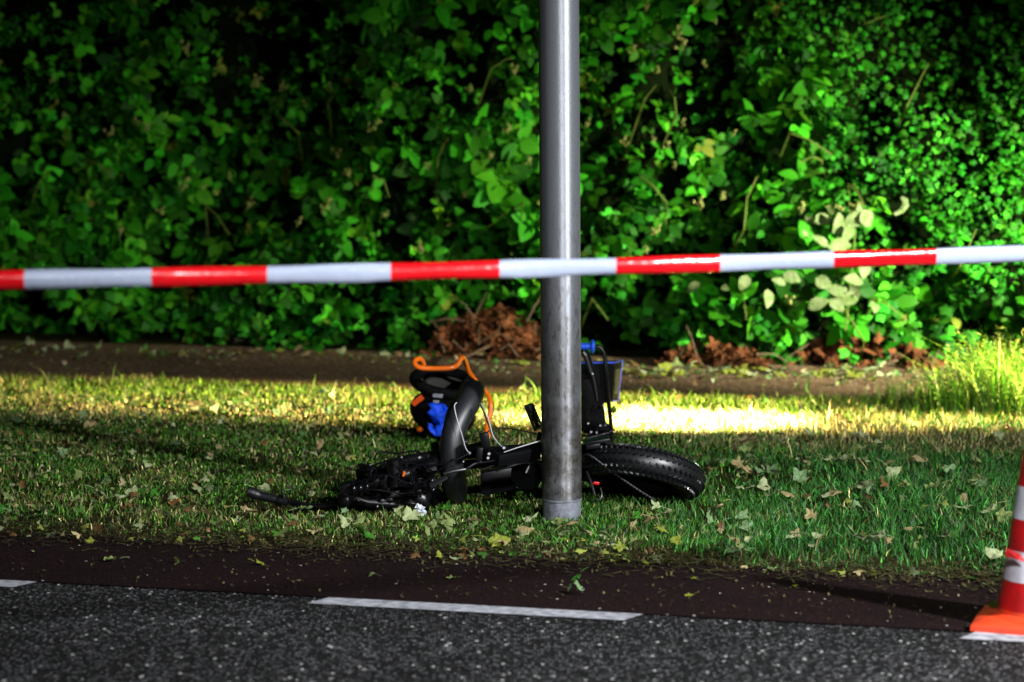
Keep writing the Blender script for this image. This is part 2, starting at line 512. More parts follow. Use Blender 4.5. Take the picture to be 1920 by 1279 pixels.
def hedge_points(t0, t1, z0, z1, dens):
    k = int((t1 - t0) * (z1 - z0) * dens)
    t = rng.uniform(t0, t1, k); z = rng.uniform(z0, z1, k)
    n = hedge_n(t, z)
    gap = vnoise(t, z, 2.8, 14) * 0.6 + vnoise(t, z, 6.5, 15) * 0.4
    deep = np.clip((0.52 - gap) / 0.14, 0, 1)
    n = n + rng.exponential(0.07, k) + deep * rng.uniform(0.35, 0.9, k)
    return t, n, z, deep

def facing(k, tilt=0.55, up=0.45):
    b = -np.array([N.x, N.y, 0])[None] + np.array([0, 0, up])[None] + np.array([E.x, E.y, 0])[None] * 0.15
    return b + rng.normal(0, tilt, (k, 3))

def green_cols(k, base, spread=0.35):
    c = np.array(base)[None] * np.exp(rng.normal(0, spread, (k, 1)))
    c[:, 0] *= np.exp(rng.normal(0, 0.3, k))
    return np.clip(c, 0.002, 0.4)

T_small = 1.35                   # beyond this the small-leaved shrub takes over, higher up
hedge = thing('bramble_hedge', rd(0, n_pathB + 0.5), 'tall dense bramble hedge with broad green leaves and cream buds behind the path', 'hedge')
def hmesh(name, parts, m, parent):
    V, l, s, c = join(parts)
    V = V - np.array(parent.location)[None]
    o = np_mesh(name, V, l, s, m, c, parent)
    return o

def shrub_mask(t, z):            # the right-hand, small-leaved growth
    e = 1.30 - 0.25 * (z - 1.2) + 0.5 * (vnoise(t, z, 1.5, 21) - 0.5)
    return (t > e) & (z > 0.55 + 0.3 * (vnoise(t, z, 2, 22) - .5))

parts = []
t, n, z, deep = hedge_points(-5.2, 5.2, 0.02, 3.1, 310)
mk = ~shrub_mask(t, z) | (rng.random(len(t)) < 0.10)
low = z < 0.14 + 0.22 * vnoise(t, z * 0, 1.4, 16)
mk &= ~(low & (rng.random(len(t)) < 0.55) & (t > -1.3))
t, n, z = t[mk], n[mk], z[mk]
# three leaflets on every stalk
P0 = rows(t, n, z); Nn = facing(len(t), 0.9); k = len(t)
size = rng.uniform(0.055, 0.140, k) * (0.55 + 0.85 * vnoise(t, z, 1.6, 17))
dirn = rng.normal(0, 0.7, (k, 3)) + np.array([0, 0, -0.45])
colb = green_cols(k, (0.016, 0.120, 0.003), 0.65)
yel = rng.random(k) < 0.018
colb[yel] = np.array([0.11, 0.15, 0.015])
Nn = Nn / np.linalg.norm(Nn, axis=1, keepdims=True)
U0 = dirn - Nn * (dirn * Nn).sum(1, keepdims=True); U0 /= np.linalg.norm(U0, axis=1, keepdims=True)
X0 = np.cross(U0, Nn)
ov = leaf_ovate(0.30); ow = leaf_ovate(0.36)
for q, (a, s_) in enumerate(((0.0, 1.0), (1.25, 0.82), (-1.25, 0.82))):
    Uq = U0 * math.cos(a) + X0 * math.sin(a)
    Nq = Nn + rng.normal(0, 0.25, (k, 3))
    parts.append(scatter_leaves(ow if q == 0 else ov, P0 + Uq * 0.012, Nq, Uq, size * s_, colb * rng.uniform(0.8, 1.2, (k, 1))))
# lobed leaves (ivy, hop) mixed in low down
t, n, z, deep = hedge_points(-5.2, 5.2, 0.02, 1.6, 150)
mk = (~shrub_mask(t, z)) & (rng.random(len(t)) < np.clip(1.3 - z, 0.15, 1))
t, n, z = t[mk], n[mk], z[mk]; k = len(t)
parts.append(scatter_leaves(leaf_lobed(5, 0.40, 3), rows(t, n - 0.05, z), facing(k, 0.4), rng.normal(0, 0.5, (k, 3)) + np.array([0, 0, -1]),
                            rng.uniform(0.07, 0.14, k), green_cols(k, (0.011, 0.105, 0.005), 0.6)))
tag(hmesh('foliage', parts, M['leaf'], hedge), kind='stuff')
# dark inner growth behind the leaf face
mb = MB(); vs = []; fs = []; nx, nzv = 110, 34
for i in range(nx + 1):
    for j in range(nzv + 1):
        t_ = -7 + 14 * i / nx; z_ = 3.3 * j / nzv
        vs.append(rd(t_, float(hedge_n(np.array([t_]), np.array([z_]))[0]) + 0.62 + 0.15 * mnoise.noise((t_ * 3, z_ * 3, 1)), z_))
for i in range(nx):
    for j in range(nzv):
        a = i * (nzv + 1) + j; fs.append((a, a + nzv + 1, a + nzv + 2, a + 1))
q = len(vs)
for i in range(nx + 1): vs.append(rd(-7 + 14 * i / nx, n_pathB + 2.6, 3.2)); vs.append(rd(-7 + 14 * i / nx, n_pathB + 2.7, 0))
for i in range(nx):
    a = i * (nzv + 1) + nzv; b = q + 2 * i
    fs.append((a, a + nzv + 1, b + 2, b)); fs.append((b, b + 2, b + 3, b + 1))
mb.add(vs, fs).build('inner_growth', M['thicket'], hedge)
# arching canes and blossom clusters
def hedge_at(u, v, out=0.1):     # a point on the leaf face seen at a pixel
    d = 15.5
    for _ in range(8):
        p = W(u, v, d); t_, n_ = tn(p)
        hn = float(hedge_n(np.array([t_]), np.array([p.z]))[0]) - out
        d += (hn - n_) / max(0.3, N.y)
    return W(u, v, d)
for (u0, v0, u1, v1) in [(1195, 225, 1230, 160), (1268, 215, 1255, 170), (385, 385, 430, 440), (560, 250, 520, 215), (620, 230, 627, 175),
                         (1395, 430, 1420, 330), (1590, 345, 1625, 400), (1480, 250, 1560, 290), (1540, 300, 1500, 305), (820, 300, 840, 260),
                         (920, 130, 960, 110), (700, 330, 730, 370), (1110, 560, 1140, 600), (1390, 520, 1400, 600), (1620, 640, 1570, 560),
                         (160, 300, 210, 330), (90, 320, 60, 380), (1640, 560, 1700, 600), (980, 380, 900, 440), (1250, 380, 1200, 330)]:
    a = hedge_at(u0, v0, 0.14); b = hedge_at(u1, v1, 0.22)
    c = (a + b) / 2 + Vector((random.uniform(-.03, .03), -0.04, 0.03))
    dn = a + Vector((random.uniform(-.1, .1), 0.35, -0.25))
    MB().tube([dn, a, c, b], [0.006, 0.006, 0.0055, 0.004], 7).build('cane', M['cane'], hedge)
bl = []
for q in range(4):
    mb = MB(); rr = random.Random(q)
    for i in range(rr.randint(6, 10)):
        p = Vector((rr.uniform(-.035, .035), rr.uniform(-.025, .01), rr.uniform(-.03, .04)))
        mb.ball(hedge.location + p, rr.uniform(.0075, .012), seg=7, rings=5)
        mb.tube([hedge.location + p, hedge.location + Vector((0, 0.02, -0.05))], 0.0016, 4)
    o = mb.build('blossom', M['blossom'], hedge); bl.append(o)
spots = [(275, 235), (95, 150), (205, 245), (255, 228), (380, 350), (465, 380), (530, 160), (617, 165), (630, 285), (650, 325), (800, 310),
         (820, 375), (870, 365), (960, 130), (880, 165), (570, 195), (785, 465), (720, 400), (950, 240), (700, 235), (1170, 265), (1225, 262),
         (1250, 270), (1265, 310), (1310, 380), (1100, 230), (1185, 90), (1280, 230), (1340, 40), (1210, 10), (1275, 80), (1375, 250), (1355, 365),
         (1225, 430), (1210, 468), (430, 330), (480, 150), (345, 90), (120, 215), (345, 345), (405, 360), (1500, 390), (1230, 130), (1320, 120),
         (920, 290), (840, 420), (990, 300), (610, 385), (1480, 560), (1140, 500), (1330, 505), (560, 415), (300, 395), (225, 430), (740, 160), (1270, 60)]
for i, (u, v) in enumerate(spots):
    o = bl[i] if i < 4 else bl[i % 4].copy()
    if i >= 4: COL.objects.link(o); o.parent = hedge
    o.location = hedge_at(u, v, 0.17) - hedge.location
    s_ = random.uniform(0.45, 1.2); o.scale = (s_, s_, s_)
    o.rotation_euler = (random.uniform(-.4, .4), random.uniform(-.6, .6), random.uniform(-1, 1))

# small-leaved shrub at the right
shrub = thing('leafy_shrub', rd(3.0, n_pathB + 0.5), 'bright green shrub with small lobed leaves climbing the right end of the hedge', 'shrub')
parts = []
t, n, z, deep = hedge_points(0.6, 5.4, 0.4, 3.1, 1050)
mk = shrub_mask(t, z)
t, n, z = t[mk], n[mk], z[mk]; k = len(t)
gp_ = vnoise(t, z, 3.4, 31)
P = rows(t, n - 0.14 - 0.25 * (gp_ - .5), z)
col = green_cols(k, (0.013, 0.115, 0.004), 0.55)
h_ = rng.random(k)
for lo, hi, sd in ((0, .5, 5), (.5, 1, 8)):
    q = (h_ >= lo) & (h_ < hi)
    parts.append(scatter_leaves(leaf_lobed(5, 0.42, sd), P[q], facing(q.sum(), 0.75), rng.normal(0, 0.7, (q.sum(), 3)) + np.array([0, 0, -.8]),
                                rng.uniform(0.035, 0.075, q.sum()), col[q]))
tag(hmesh('foliage', parts, M['leaf'], shrub), kind='stuff')
for (u0, v0, u1, v1) in [(1600, 345, 1625, 390), (1700, 200, 1740, 120), (1800, 500, 1830, 430), (1660, 30, 1620, 45)]:
    a = hedge_at(u0, v0, 0.16); b = hedge_at(u1, v1, 0.26)
    MB().tube([a + Vector((0, .3, -.1)), a, b], [0.006, 0.005, 0.003], 6).build('stem', M['cane'], shrub)

# pale-leaved bough
pb = thing('pale_leaved_bough', hedge_at(1580, 470, 0.0), 'bough of pale cream-green broad leaves standing out of the dark hedge', 'branch')
rr = random.Random(5)
V0, F0 = leaf_ovate(0.36)
mb = MB()
plist = [(1545, 412, 40), (1572, 420, 48), (1588, 440, 42), (1600, 412, 46), (1625, 410, 44), (1520, 412, 30), (1538, 452, 38), (1575, 462, 46),
         (1610, 395, 30), (1560, 395, 22), (1545, 530, 40), (1570, 545, 50), (1600, 525, 44), (1590, 560, 40), (1535, 570, 46), (1570, 570, 36),
         (1460, 528, 34), (1485, 520, 34), (1395, 530, 38), (1360, 540, 22), (1440, 560, 38), (1620, 505, 36), (1605, 545, 30), (1510, 440, 20),
         (1300, 540, 30), (1640, 575, 30)]
for (u, v, s_) in plist:
    p = hedge_at(u, v, 0.22)
    nn = Vector((rr.uniform(-.9, .9), -1, rr.uniform(-.5, 1.2))).normalized()
    uu = Vector((rr.uniform(-1, 1), 0, rr.uniform(-1, .4))); uu = (uu - nn * uu.dot(nn)).normalized()
    xx = uu.cross(nn)
    L_ = s_ / 288 * rr.uniform(.75, 1.0)
    mb.add([p + (xx * a[0] + uu * (a[1] - .5) + nn * a[2]) * L_ for a in V0], F0)
mb.build('foliage', M['pale_leaf'], pb)
st = MB()
for pts in ([(1600, 480), (1603, 440), (1600, 410), (1602, 385)], [(1600, 480), (1570, 440), (1550, 405)], [(1585, 620), (1592, 560), (1600, 480)], [(1592, 560), (1560, 560), (1540, 575)]):
    st.tube([hedge_at(u, v, 0.16) for u, v in pts], 0.005, 6)
st.build('stem', M['cane'], pb)
mb = MB()
for (u, v) in [(1555, 390), (1570, 385), (1602, 383), (1610, 378), (1598, 392), (1560, 400), (1580, 395)]:
    for i in range(6):
        mb.ball(hedge_at(u + rr.uniform(-7, 7), v + rr.uniform(-5, 5), 0.2), 0.008, seg=6, rings=4)
tag(mb.build('flower_head', M['blossom'], pb), kind='stuff')
cl = MB()
pts = [(1676, 402), (1690, 396), (1698, 385), (1697, 375), (1690, 370)]
cl.tube([hedge_at(u, v, 0.25) for u, v in pts], [0.012, 0.018, 0.020, 0.018, 0.008], 8, sq=(1, .3))
tag(cl.build('curled_leaf', M['pale_leaf']), 'single pale curled leaf hanging in the dark hollow right of the cream-green bough', 'leaf')

# heaps of dead brown leaves at the hedge foot
def heap(u, v, wpx, hpx, label, cnt, sd, twigs):
    base = gp(u, v); rr = random.Random(sd)
    o = thing('dead_leaf_heap', base, label, 'leaf heap', 'brown heaps at the hedge foot')
    s_ = F / base.y; mb = MB(); V0, F0 = leaf_lobed(4, 0.5, sd)
    tw = MB()
    for i in range(cnt):
        a = rr.uniform(-1, 1); hh = (1 - a * a) * rr.random() ** 0.8
        p = base + E * (a * wpx / 2 / s_) + N * (rr.uniform(-.05, .40)) + Vector((0, 0, 0.01 + hh * hpx / s_))
        nn = Vector((rr.gauss(0, .6), -0.6 + rr.gauss(0, .5), 0.6 + rr.gauss(0, .4))).normalized()
        uu = Vector((rr.gauss(0, 1), rr.gauss(0, 1), rr.gauss(0, 1))); uu = (uu - nn * uu.dot(nn)).normalized(); xx = uu.cross(nn)
        L_ = rr.uniform(.04, .12); cu = rr.uniform(.5, 2.0)
        mb.add([p + (xx * q[0] + uu * (q[1] - .4) * 1.2 + nn * (q[2] + cu * q[0] * q[0])) * L_ for q in V0], F0)
    tag(mb.build('dead_leaves', M['dead_leaf'], o), kind='stuff')
    for i in range(twigs):
        a = rr.uniform(-1, 1)
        p = base + E * (a * wpx / 2 / s_) + Vector((0, -0.05, rr.uniform(0, hpx / s_)))
        q = p + Vector((rr.uniform(-.25, .25), rr.uniform(-.1, .1), rr.uniform(-.15, .2)))
        q.z = max(q.z, 0.01)
        MB().tube([p, (p + q) / 2 + Vector((0, 0, rr.uniform(0, .06))), q], [.006, .005, .003], 5).build('twig', M['twig'], o)
    return o
heap(905, 674, 240, 88, 'mound of dead brown vines and leaves at the hedge foot, left of the grey pole', 420, 1, 14)
heap(1330, 691, 210, 45, 'low heap of reddish dead leaves at the hedge foot just right of the grey pole', 260, 2, 4)
heap(1620, 690, 280, 72, 'tall heap of reddish dead leaves below the cream-green bough', 420, 3, 8)
br = [gp(870, 690) + Vector((0, 0, .06)), gp(930, 672) + Vector((0, 0, .10)), gp(985, 655) + Vector((0, 0, .09))]
tag(MB().tube([br[0] + Vector((-.12, 0, -.04)), *br, br[2] + Vector((.15, .05, .02))], [.006, .008, .009, .008, .006], 7).build('fallen_twig', M['twig']),
    'long thin bare twig lying along the path edge left of the pole', 'twig')

# ------------------------------------------------------------------ tall weeds at the right end of the verge
def blade(mb, p, h, lean, wd, segs=4):
    d = Vector((lean[0], lean[1], 0)); vs = []; fs = []
    sd = Vector((-lean[1], lean[0], 0)); sd = sd.normalized() if sd.length > 1e-4 else Vector((1, 0, 0))
    sd = (sd + Vector((random.uniform(-1, 1), random.uniform(-1, 1), 0))).normalized()
    for i in range(segs + 1):
        k = i / segs
        c = p + d * (k * k) + Vector((0, 0, h * (k - 0.15 * k * k)))
        ww = wd * (1 - k * 0.95)
        vs += [c - sd * ww, c + sd * ww]
    for i in range(segs): fs.append((2 * i, 2 * i + 1, 2 * i + 3, 2 * i + 2))
    return vs, fs

def weed_clump(u, v, wpx, dep, hgt, nb, nf, label, sd, cols, name, cat):
    random.seed(sd)
    base = gp(u, v); o = thing(name, base, label, cat)
    s_ = F / base.y; mb = MB()
    for i in range(nb):
        a = random.gauss(0, .42); b = random.uniform(-1, 1)
        p = base + E * (a * wpx / 2 / s_ * 1.2) + N * (b * dep)
        h = hgt * random.uniform(.35, 1.0) * max(.3, 1 - .45 * abs(a)); c = random.choice(cols)
        k = random.uniform(.7, 1.3)
        vs, fs = blade(mb, p, h, (random.gauss(0, .3) * h, random.gauss(0, .3) * h), random.uniform(.0025, .0065))
        mb.add(vs, fs, (c[0] * k, c[1] * k, c[2] * k, 1))
    tag(mb.build('blades', M['tuft'], o, cols=True), kind='stuff')
    if nf:
        mb = MB()
        for i in range(nf):        # feathery stalks
            a = random.gauss(.12, .42); b = random.uniform(-1, 1)
            p = base + E * (a * wpx / 2 / s_) + N * (b * dep)
            h = hgt * random.uniform(.3, .85) * max(.3, 1 - .4 * abs(a)); c = random.choice(cols); k = random.uniform(.6, 1.2)
            col = (c[0] * k, c[1] * k, c[2] * k, 1)
            ln = Vector((random.gauss(0, .2), random.gauss(0, .2), 1))
            top = p + ln * h
            vs, fs = blade(mb, p, h, (ln.x * h, ln.y * h), .0022); mb.add(vs, fs, col)
            for j in range(22):
                q = .25 + .75 * random.random(); c0 = p + ln * h * q
                dd = Vector((random.gauss(0, 1), random.gauss(0, 1), random.uniform(-.1, .9))).normalized() * random.uniform(.012, .042)
                sd_ = dd.orthogonal().normalized() * .0022
                mb.add([c0, c0 + dd * .5 + sd_, c0 + dd, c0 + dd * .5 - sd_], [(0, 1, 2, 3)], col)
        tag(mb.build('feathery_stalks', M['tuft'], o, cols=True), kind='stuff')
    random.seed(sd + 100)
    return o
LIME = [(.075, .25, .012), (.11, .28, .016), (.05, .19, .012), (.20, .27, .05)]
weed_clump(1862, 778, 270, .30, .54, 1050, 420, 'tall clump of bright feathery weeds and grass at the right edge beside the path', 21, LIME, 'weed_clump', 'weeds')
weed_clump(1690, 748, 120, .10, .20, 70, 0, 'thin tuft of long pale grass left of the feathery weed clump', 22, LIME, 'grass_tuft', 'grass tuft')
weed_clump(1248, 748, 70, .06, .14, 16, 0, 'small broad-bladed tuft at the path edge right of the pole', 23, LIME, 'grass_tuft', 'grass tuft')
weed_clump(1505, 735, 50, .05, .22, 9, 0, 'few bent pale stems standing on the path edge below the cream-green bough', 24, LIME, 'grass_tuft', 'grass tuft')
weed_clump(1000, 745, 60, .08, .16, 20, 0, 'upright tuft of yellow grass close behind the grey pole', 25, LIME, 'grass_tuft', 'grass tuft')

# ------------------------------------------------------------------ lamp post
def mat_pole():
    m = bpy.data.materials.new('galvanised_steel'); m.use_nodes = True
    t = m.node_tree; b = t.nodes['Principled BSDF']; L = t.links.new
    tc = t.nodes.new('ShaderNodeTexCoord')
    n1 = t.nodes.new('ShaderNodeTexNoise'); n1.inputs['Scale'].default_value = 9; n1.inputs['Detail'].default_value = 8; n1.inputs['Roughness'].default_value = .7
    L(tc.outputs['Object'], n1.inputs['Vector'])
    n2 = t.nodes.new('ShaderNodeTexNoise'); n2.inputs['Scale'].default_value = 180; n2.inputs['Detail'].default_value = 3
    L(tc.outputs['Object'], n2.inputs['Vector'])
    # long diagonal scratches
    mp = t.nodes.new('ShaderNodeMapping'); mp.inputs['Scale'].default_value = (30, 30, 9); mp.inputs['Rotation'].default_value = (0.5, 0.6, 0)
    L(tc.outputs['Object'], mp.inputs[0])
    n3 = t.nodes.new('ShaderNodeTexNoise'); n3.inputs['Scale'].default_value = 2.0; n3.inputs['Detail'].default_value = 6
    L(mp.outputs[0], n3.inputs['Vector'])
    sc = t.nodes.new('ShaderNodeMapRange'); sc.inputs[1].default_value = .56; sc.inputs[2].default_value = .63
    L(n3.outputs[0], sc.inputs[0])
    sp = t.nodes.new('ShaderNodeSeparateXYZ'); L(tc.outputs['Object'], sp.inputs[0])
    dirt = t.nodes.new('ShaderNodeMapRange'); dirt.inputs[1].default_value = 1.05; dirt.inputs[2].default_value = 0.25
    L(sp.outputs[2], dirt.inputs[0])
    r1 = t.nodes.new('ShaderNodeMapRange'); r1.inputs[1].default_value = .34; r1.inputs[2].default_value = .56
    L(n1.outputs[0], r1.inputs[0])
    dm = t.nodes.new('ShaderNodeMath'); dm.operation = 'MULTIPLY'; L(dirt.outputs[0], dm.inputs[0]); L(r1.outputs[0], dm.inputs[1])
    mx = t.nodes.new('ShaderNodeMix'); mx.data_type = 'RGBA'
    mx.inputs[6].default_value = (.29, .305, .335, 1); mx.inputs[7].default_value = (.085, .075, .060, 1)
    L(dm.outputs[0], mx.inputs[0])
    m2 = t.nodes.new('ShaderNodeMix'); m2.data_type = 'RGBA'; m2.inputs[7].default_value = (.09, .08, .07, 1)
    sd = t.nodes.new('ShaderNodeMath'); sd.operation = 'MULTIPLY'; L(sc.outputs[0], sd.inputs[0])
    dd = t.nodes.new('ShaderNodeMapRange'); dd.inputs[1].default_value = 1.25; dd.inputs[2].default_value = .5
    dd.inputs[3].default_value = .08; dd.inputs[4].default_value = .85
    L(sp.outputs[2], dd.inputs[0]); L(dd.outputs[0], sd.inputs[1])
    L(sd.outputs[0], m2.inputs[0]); L(mx.outputs[2], m2.inputs[6])
    m3 = t.nodes.new('ShaderNodeMix'); m3.data_type = 'RGBA'; m3.blend_type = 'MULTIPLY'; m3.inputs[0].default_value = .35
    L(m2.outputs[2], m3.inputs[6]); L(n2.outputs[0], m3.inputs[7])
    L(m3.outputs[2], b.inputs['Base Color'])
    b.inputs['Metallic'].default_value = .65
    rr = t.nodes.new('ShaderNodeMapRange'); rr.inputs[3].default_value = .36; rr.inputs[4].default_value = .56
    L(n1.outputs[0], rr.inputs[0]); L(rr.outputs[0], b.inputs['Roughness'])
    # drawn tube: the sheen runs along its length
    tg = t.nodes.new('ShaderNodeTangent'); tg.direction_type = 'RADIAL'; tg.axis = 'Z'
    L(tg.outputs[0], b.inputs['Tangent'])
    b.inputs['Anisotropic'].default_value = .75; b.inputs['Anisotropic Rotation'].default_value = .25
    bp = t.nodes.new('ShaderNodeBump'); bp.inputs['Strength'].default_value = .25; bp.inputs['Distance'].default_value = .002
    L(n2.outputs[0], bp.inputs['Height']); L(bp.outputs[0], b.inputs['Normal'])
    return m
M['pole'] = mat_pole()
M['sleeve'] = mat('zinc_sleeve', (.22, .235, .28), .6, .3, var=(40, (.12, .125, .14)), bump=(120, .4, .002))
pb_ = gp(1053.5, 972)
pole = thing('lamp_post', pb_, 'round grey galvanised steel post rising out of the grass in front of the bicycle', 'post')
pole.rotation_euler = (0, R(-0.45), 0)
s_p = F / pb_.y
r_ = 38.0 / s_p
def lathe_obj(name, prof, m, parent, seg=64):
    mb = MB().lathe(parent.location, (0, 0, 1), prof, seg)
    return mb.build(name, m, parent)
lathe_obj('shaft', [(r_, .075), (r_ * 1.0, .5), (r_, 1.5), (r_ * .95, 6.0), (0, 6.0)], M['pole'], pole)
lathe_obj('base_sleeve', [(r_ * .955, -.05), (r_ * .955, .072), (r_ * 1.02, .074), (r_ * 1.02, .080), (r_ * .99, .081)], M['sleeve'], pole)

# ------------------------------------------------------------------ barrier tape
M['tape'] = mat('tape_plastic', attr=True, rough=.22, spec=.6, trans=.12, bump=(22, .5, .006))
def tape():
    bnd = [-1800, -1560, -1330, -1100, -880, -650, -430, -195, 48, 285, 502, 733, 937, 1155, 1350, 1562, 1755, 1950, 2130, 2320, 2500, 2690, 2870, 3050, 3230]
    yv = lambda u: 525.5 - 0.0262 * u + 4.0 * math.sin(math.pi * min(max(u / 1920, 0), 1))
    dist = lambda u: F / (775 - .0643 * u)
    mb = MB(); sides = 14
    us = []
    for i in range(len(bnd) - 1):
        k = 12
        for j in range(k): us.append((bnd[i] + (bnd[i + 1] - bnd[i]) * j / k, i))
        us.append((bnd[i + 1] - .01, i))
    vs = []; fs = []; cs = []
    for (u, i) in us:
        red = i % 2 == 1
        c = W(u, yv(u), dist(u)); tw = .18 * math.sin(u * .004 + 1) + .15 * math.sin(u * .013)
        hh = .0235 * (1 + .05 * math.sin(u * .021)); th = .017 + .004 * math.sin(u * .017)
        for k in range(sides):
            a = 2 * math.pi * k / sides
            y_ = math.copysign(abs(math.cos(a)) ** .8, math.cos(a)) * th; z_ = math.sin(a) * hh
            vs.append(c + Vector((0, y_ * math.cos(tw) - z_ * math.sin(tw), z_ * math.cos(tw) + y_ * math.sin(tw))))
            mb.c.append((.55, .004, .008, 1) if red else (.30, .34, .44, 1))
    for q in range(len(us) - 1):
        for k in range(sides):
            k2 = (k + 1) % sides
            fs.append((q * sides + k, q * sides + k2, (q + 1) * sides + k2, (q + 1) * sides + k))
    mb.v = [tuple(p) for p in vs]; mb.f = fs
    o = mb.build('barrier_tape', M['tape'], cols=True)
    return o
tag(tape(), 'red and white striped barrier tape stretched across the view in front of the post', 'barrier tape')

# ------------------------------------------------------------------ traffic cone
M['orange'] = mat('orange_rubber', (.85, .050, .008), .55, var=(18, (.40, .045, .015), .75))
M['cone_red'] = mat('red_reflective_sheet', (.60, .010, .012), .45, var=(16, (.30, .010, .012), .7))
M['cone_white'] = mat('white_reflective_sheet', (.78, .81, .90), .45, var=(16, (.42, .43, .46), .7), bump=(90, .2, .002))
cc = gp(1950, 1174)
cone = thing('traffic_cone', cc + Vector((0, 0, .009)), 'orange traffic cone with red and white bands standing on the lane edge', 'traffic cone')
cs_ = F / cc.y
rad = lambda z: .134 - .140 * z
def cz(v): return (1172 - v) / cs_          # height of a band edge seen on the flank
zb = [(1140, 1085, 'cone_red'), (1085, 1027, 'cone_white'), (1027, 968, 'cone_red'), (968, 906, 'cone_white'), (906, 838, 'cone_red')]
body = MB().lathe(cone.location, (0, 0, 1), [(rad(.03) + .03, .028), (rad(.05) + .006, .042), (rad(.07), .07), (rad(.3), .3), (rad(.7), .7), (rad(.72) - .012, .715), (.012, .716)], 56)
body.build('cone_body', M['orange'], cone)
bs = MB(); ring = []
bx_ = Vector((-.23, -.11, 0)).normalized(); by_ = Vector((.11, -.23, 0)).normalized()
for z_, sc_ in ((0, 1), (.016, 1), (.022, .97), (.030, .70)):
    for k in range(32):
        a = 2 * math.pi * k / 32; e = .262 / (abs(math.cos(a)) + abs(math.sin(a))) ** .9
        ring.append(cone.location + (bx_ * math.cos(a) + by_ * math.sin(a)) * (e * sc_) + Vector((0, 0, z_)))
fs = [(i * 32 + k, i * 32 + (k + 1) % 32, (i + 1) * 32 + (k + 1) % 32, (i + 1) * 32 + k) for i in range(3) for k in range(32)]
fs.append(tuple(96 + k for k in range(32))); fs.append(tuple(range(32))[::-1])
bs.add(ring, fs).build('base_plate', M['orange'], cone)
for (v0, v1, m_) in zb:
    z0, z1 = cz(v0), cz(v1)
    prof = [(rad(z0) + .0005, z0), (rad(z0) + .003, z0 + .001), (rad(z1) + .003, z1 - .001), (rad(z1) + .0005, z1)]
    MB().lathe(cone.location, (0, 0, 1), prof, 56).build('red_band' if 'red' in m_ else 'white_band', M[m_], cone)
z1 = cz(838); MB().lathe(cone.location, (0, 0, 1), [(rad(z1) + .0005, z1 + .002), (rad(z1) + .003, z1 + .003), (rad(.66) + .003, .66), (rad(.66) + .0005, .661)], 56).build('white_band', M['cone_white'], cone)
pf = W(1902, 1042, cc.y - rad(.22) - .012)
MB().add([pf + Vector((-.022, .02, .020)), pf + Vector((.018, -.004, .006)), pf + Vector((.034, -.012, -.020)), pf + Vector((.010, -.006, -.012)), pf + Vector((-.024, .02, -.006))],
         [(0, 1, 3, 4), (1, 2, 3)]).build('torn_flap', M['cone_red'], cone, smooth=False)

# ------------------------------------------------------------------ the bicycle
M['black_paint'] = mat('black_gloss_paint', (.003, .003, .004), .34, spec=.30, coat=0.0)
M['black_plastic'] = mat('black_plastic', (.003, .003, .004), .36, spec=.22, bump=(200, .15, .001))
M['rubber'] = mat('tyre_rubber', (.004, .0045, .006), .40, spec=.60, var=(60, (.010, .010, .010), .6), bump=(150, .2, .001))
M['worn_rubber'] = mat('worn_rubber', (.008, .009, .012), .46, spec=.7, var=(45, (.018, .018, .019), .6), bump=(150, .25, .001))
M['knob_rubber'] = mat('tread_rubber', (.005, .0055, .007), .24, spec=.9)
M['steel'] = mat('steel', (.35, .36, .38), .30, 1.0)
M['dark_steel'] = mat('dark_steel', (.07, .07, .075), .35, .9)
M['cable_white'] = mat('pale_cable', (.45, .45, .46), .4)
M['cable_black'] = mat('black_cable', (.015, .015, .016), .4)
M['red_plastic'] = mat('red_reflector', (.5, .008, .01), .25)
M['amber'] = mat('amber_reflector', (.55, .12, .01), .25)
M['glass'] = mat('lamp_glass', (.75, .80, .9), .08, spec=.8)

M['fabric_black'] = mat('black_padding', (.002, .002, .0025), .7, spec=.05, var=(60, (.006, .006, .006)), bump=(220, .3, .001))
M['fabric_grey'] = mat('grey_mesh_fabric', (.045, .043, .038), .8, spec=.1, bump=(300, .6, .001))
M['orange_tube'] = mat('orange_coated_tube', (.80, .15, .008), .32, spec=.5)
M['orange_cloth'] = mat('orange_cloth', (.36, .045, .006), .85, spec=.05)
M['ring_black'] = mat('polished_black', (.004, .004, .006), .16, spec=.8)
M['blue_cloth'] = mat('blue_webbing', (.006, .07, .80), .6, spec=.2, var=(40, (.004, .045, .50)), bump=(140, .5, .002))
M['plate'] = mat('pale_sewn_tag', (.26, .28, .30), .6, var=(160, (.08, .09, .10)))

bike = thing('fat_tyre_bicycle', gp(960, 945), 'wrecked black fat-tyre bicycle lying on the grass behind the grey post', 'bicycle')
def curve_pts(pts, k=8):
    """Catmull-Rom through the points"""
    pts = [Vector(p) for p in pts]; P = [pts[0]] + pts + [pts[-1]]; out = []
    for i in range(1, len(P) - 2):
        for j in range(k):
            s = j / k; a, b, c, d = P[i - 1], P[i], P[i + 1], P[i + 2]
            out.append(.5 * ((2 * b) + (c - a) * s + (2 * a - 5 * b + 4 * c - d) * s * s + (3 * b - 3 * c + d - a) * s ** 3))
    out.append(pts[-1]); return out
def px(pts): return [W(*p) for p in pts]

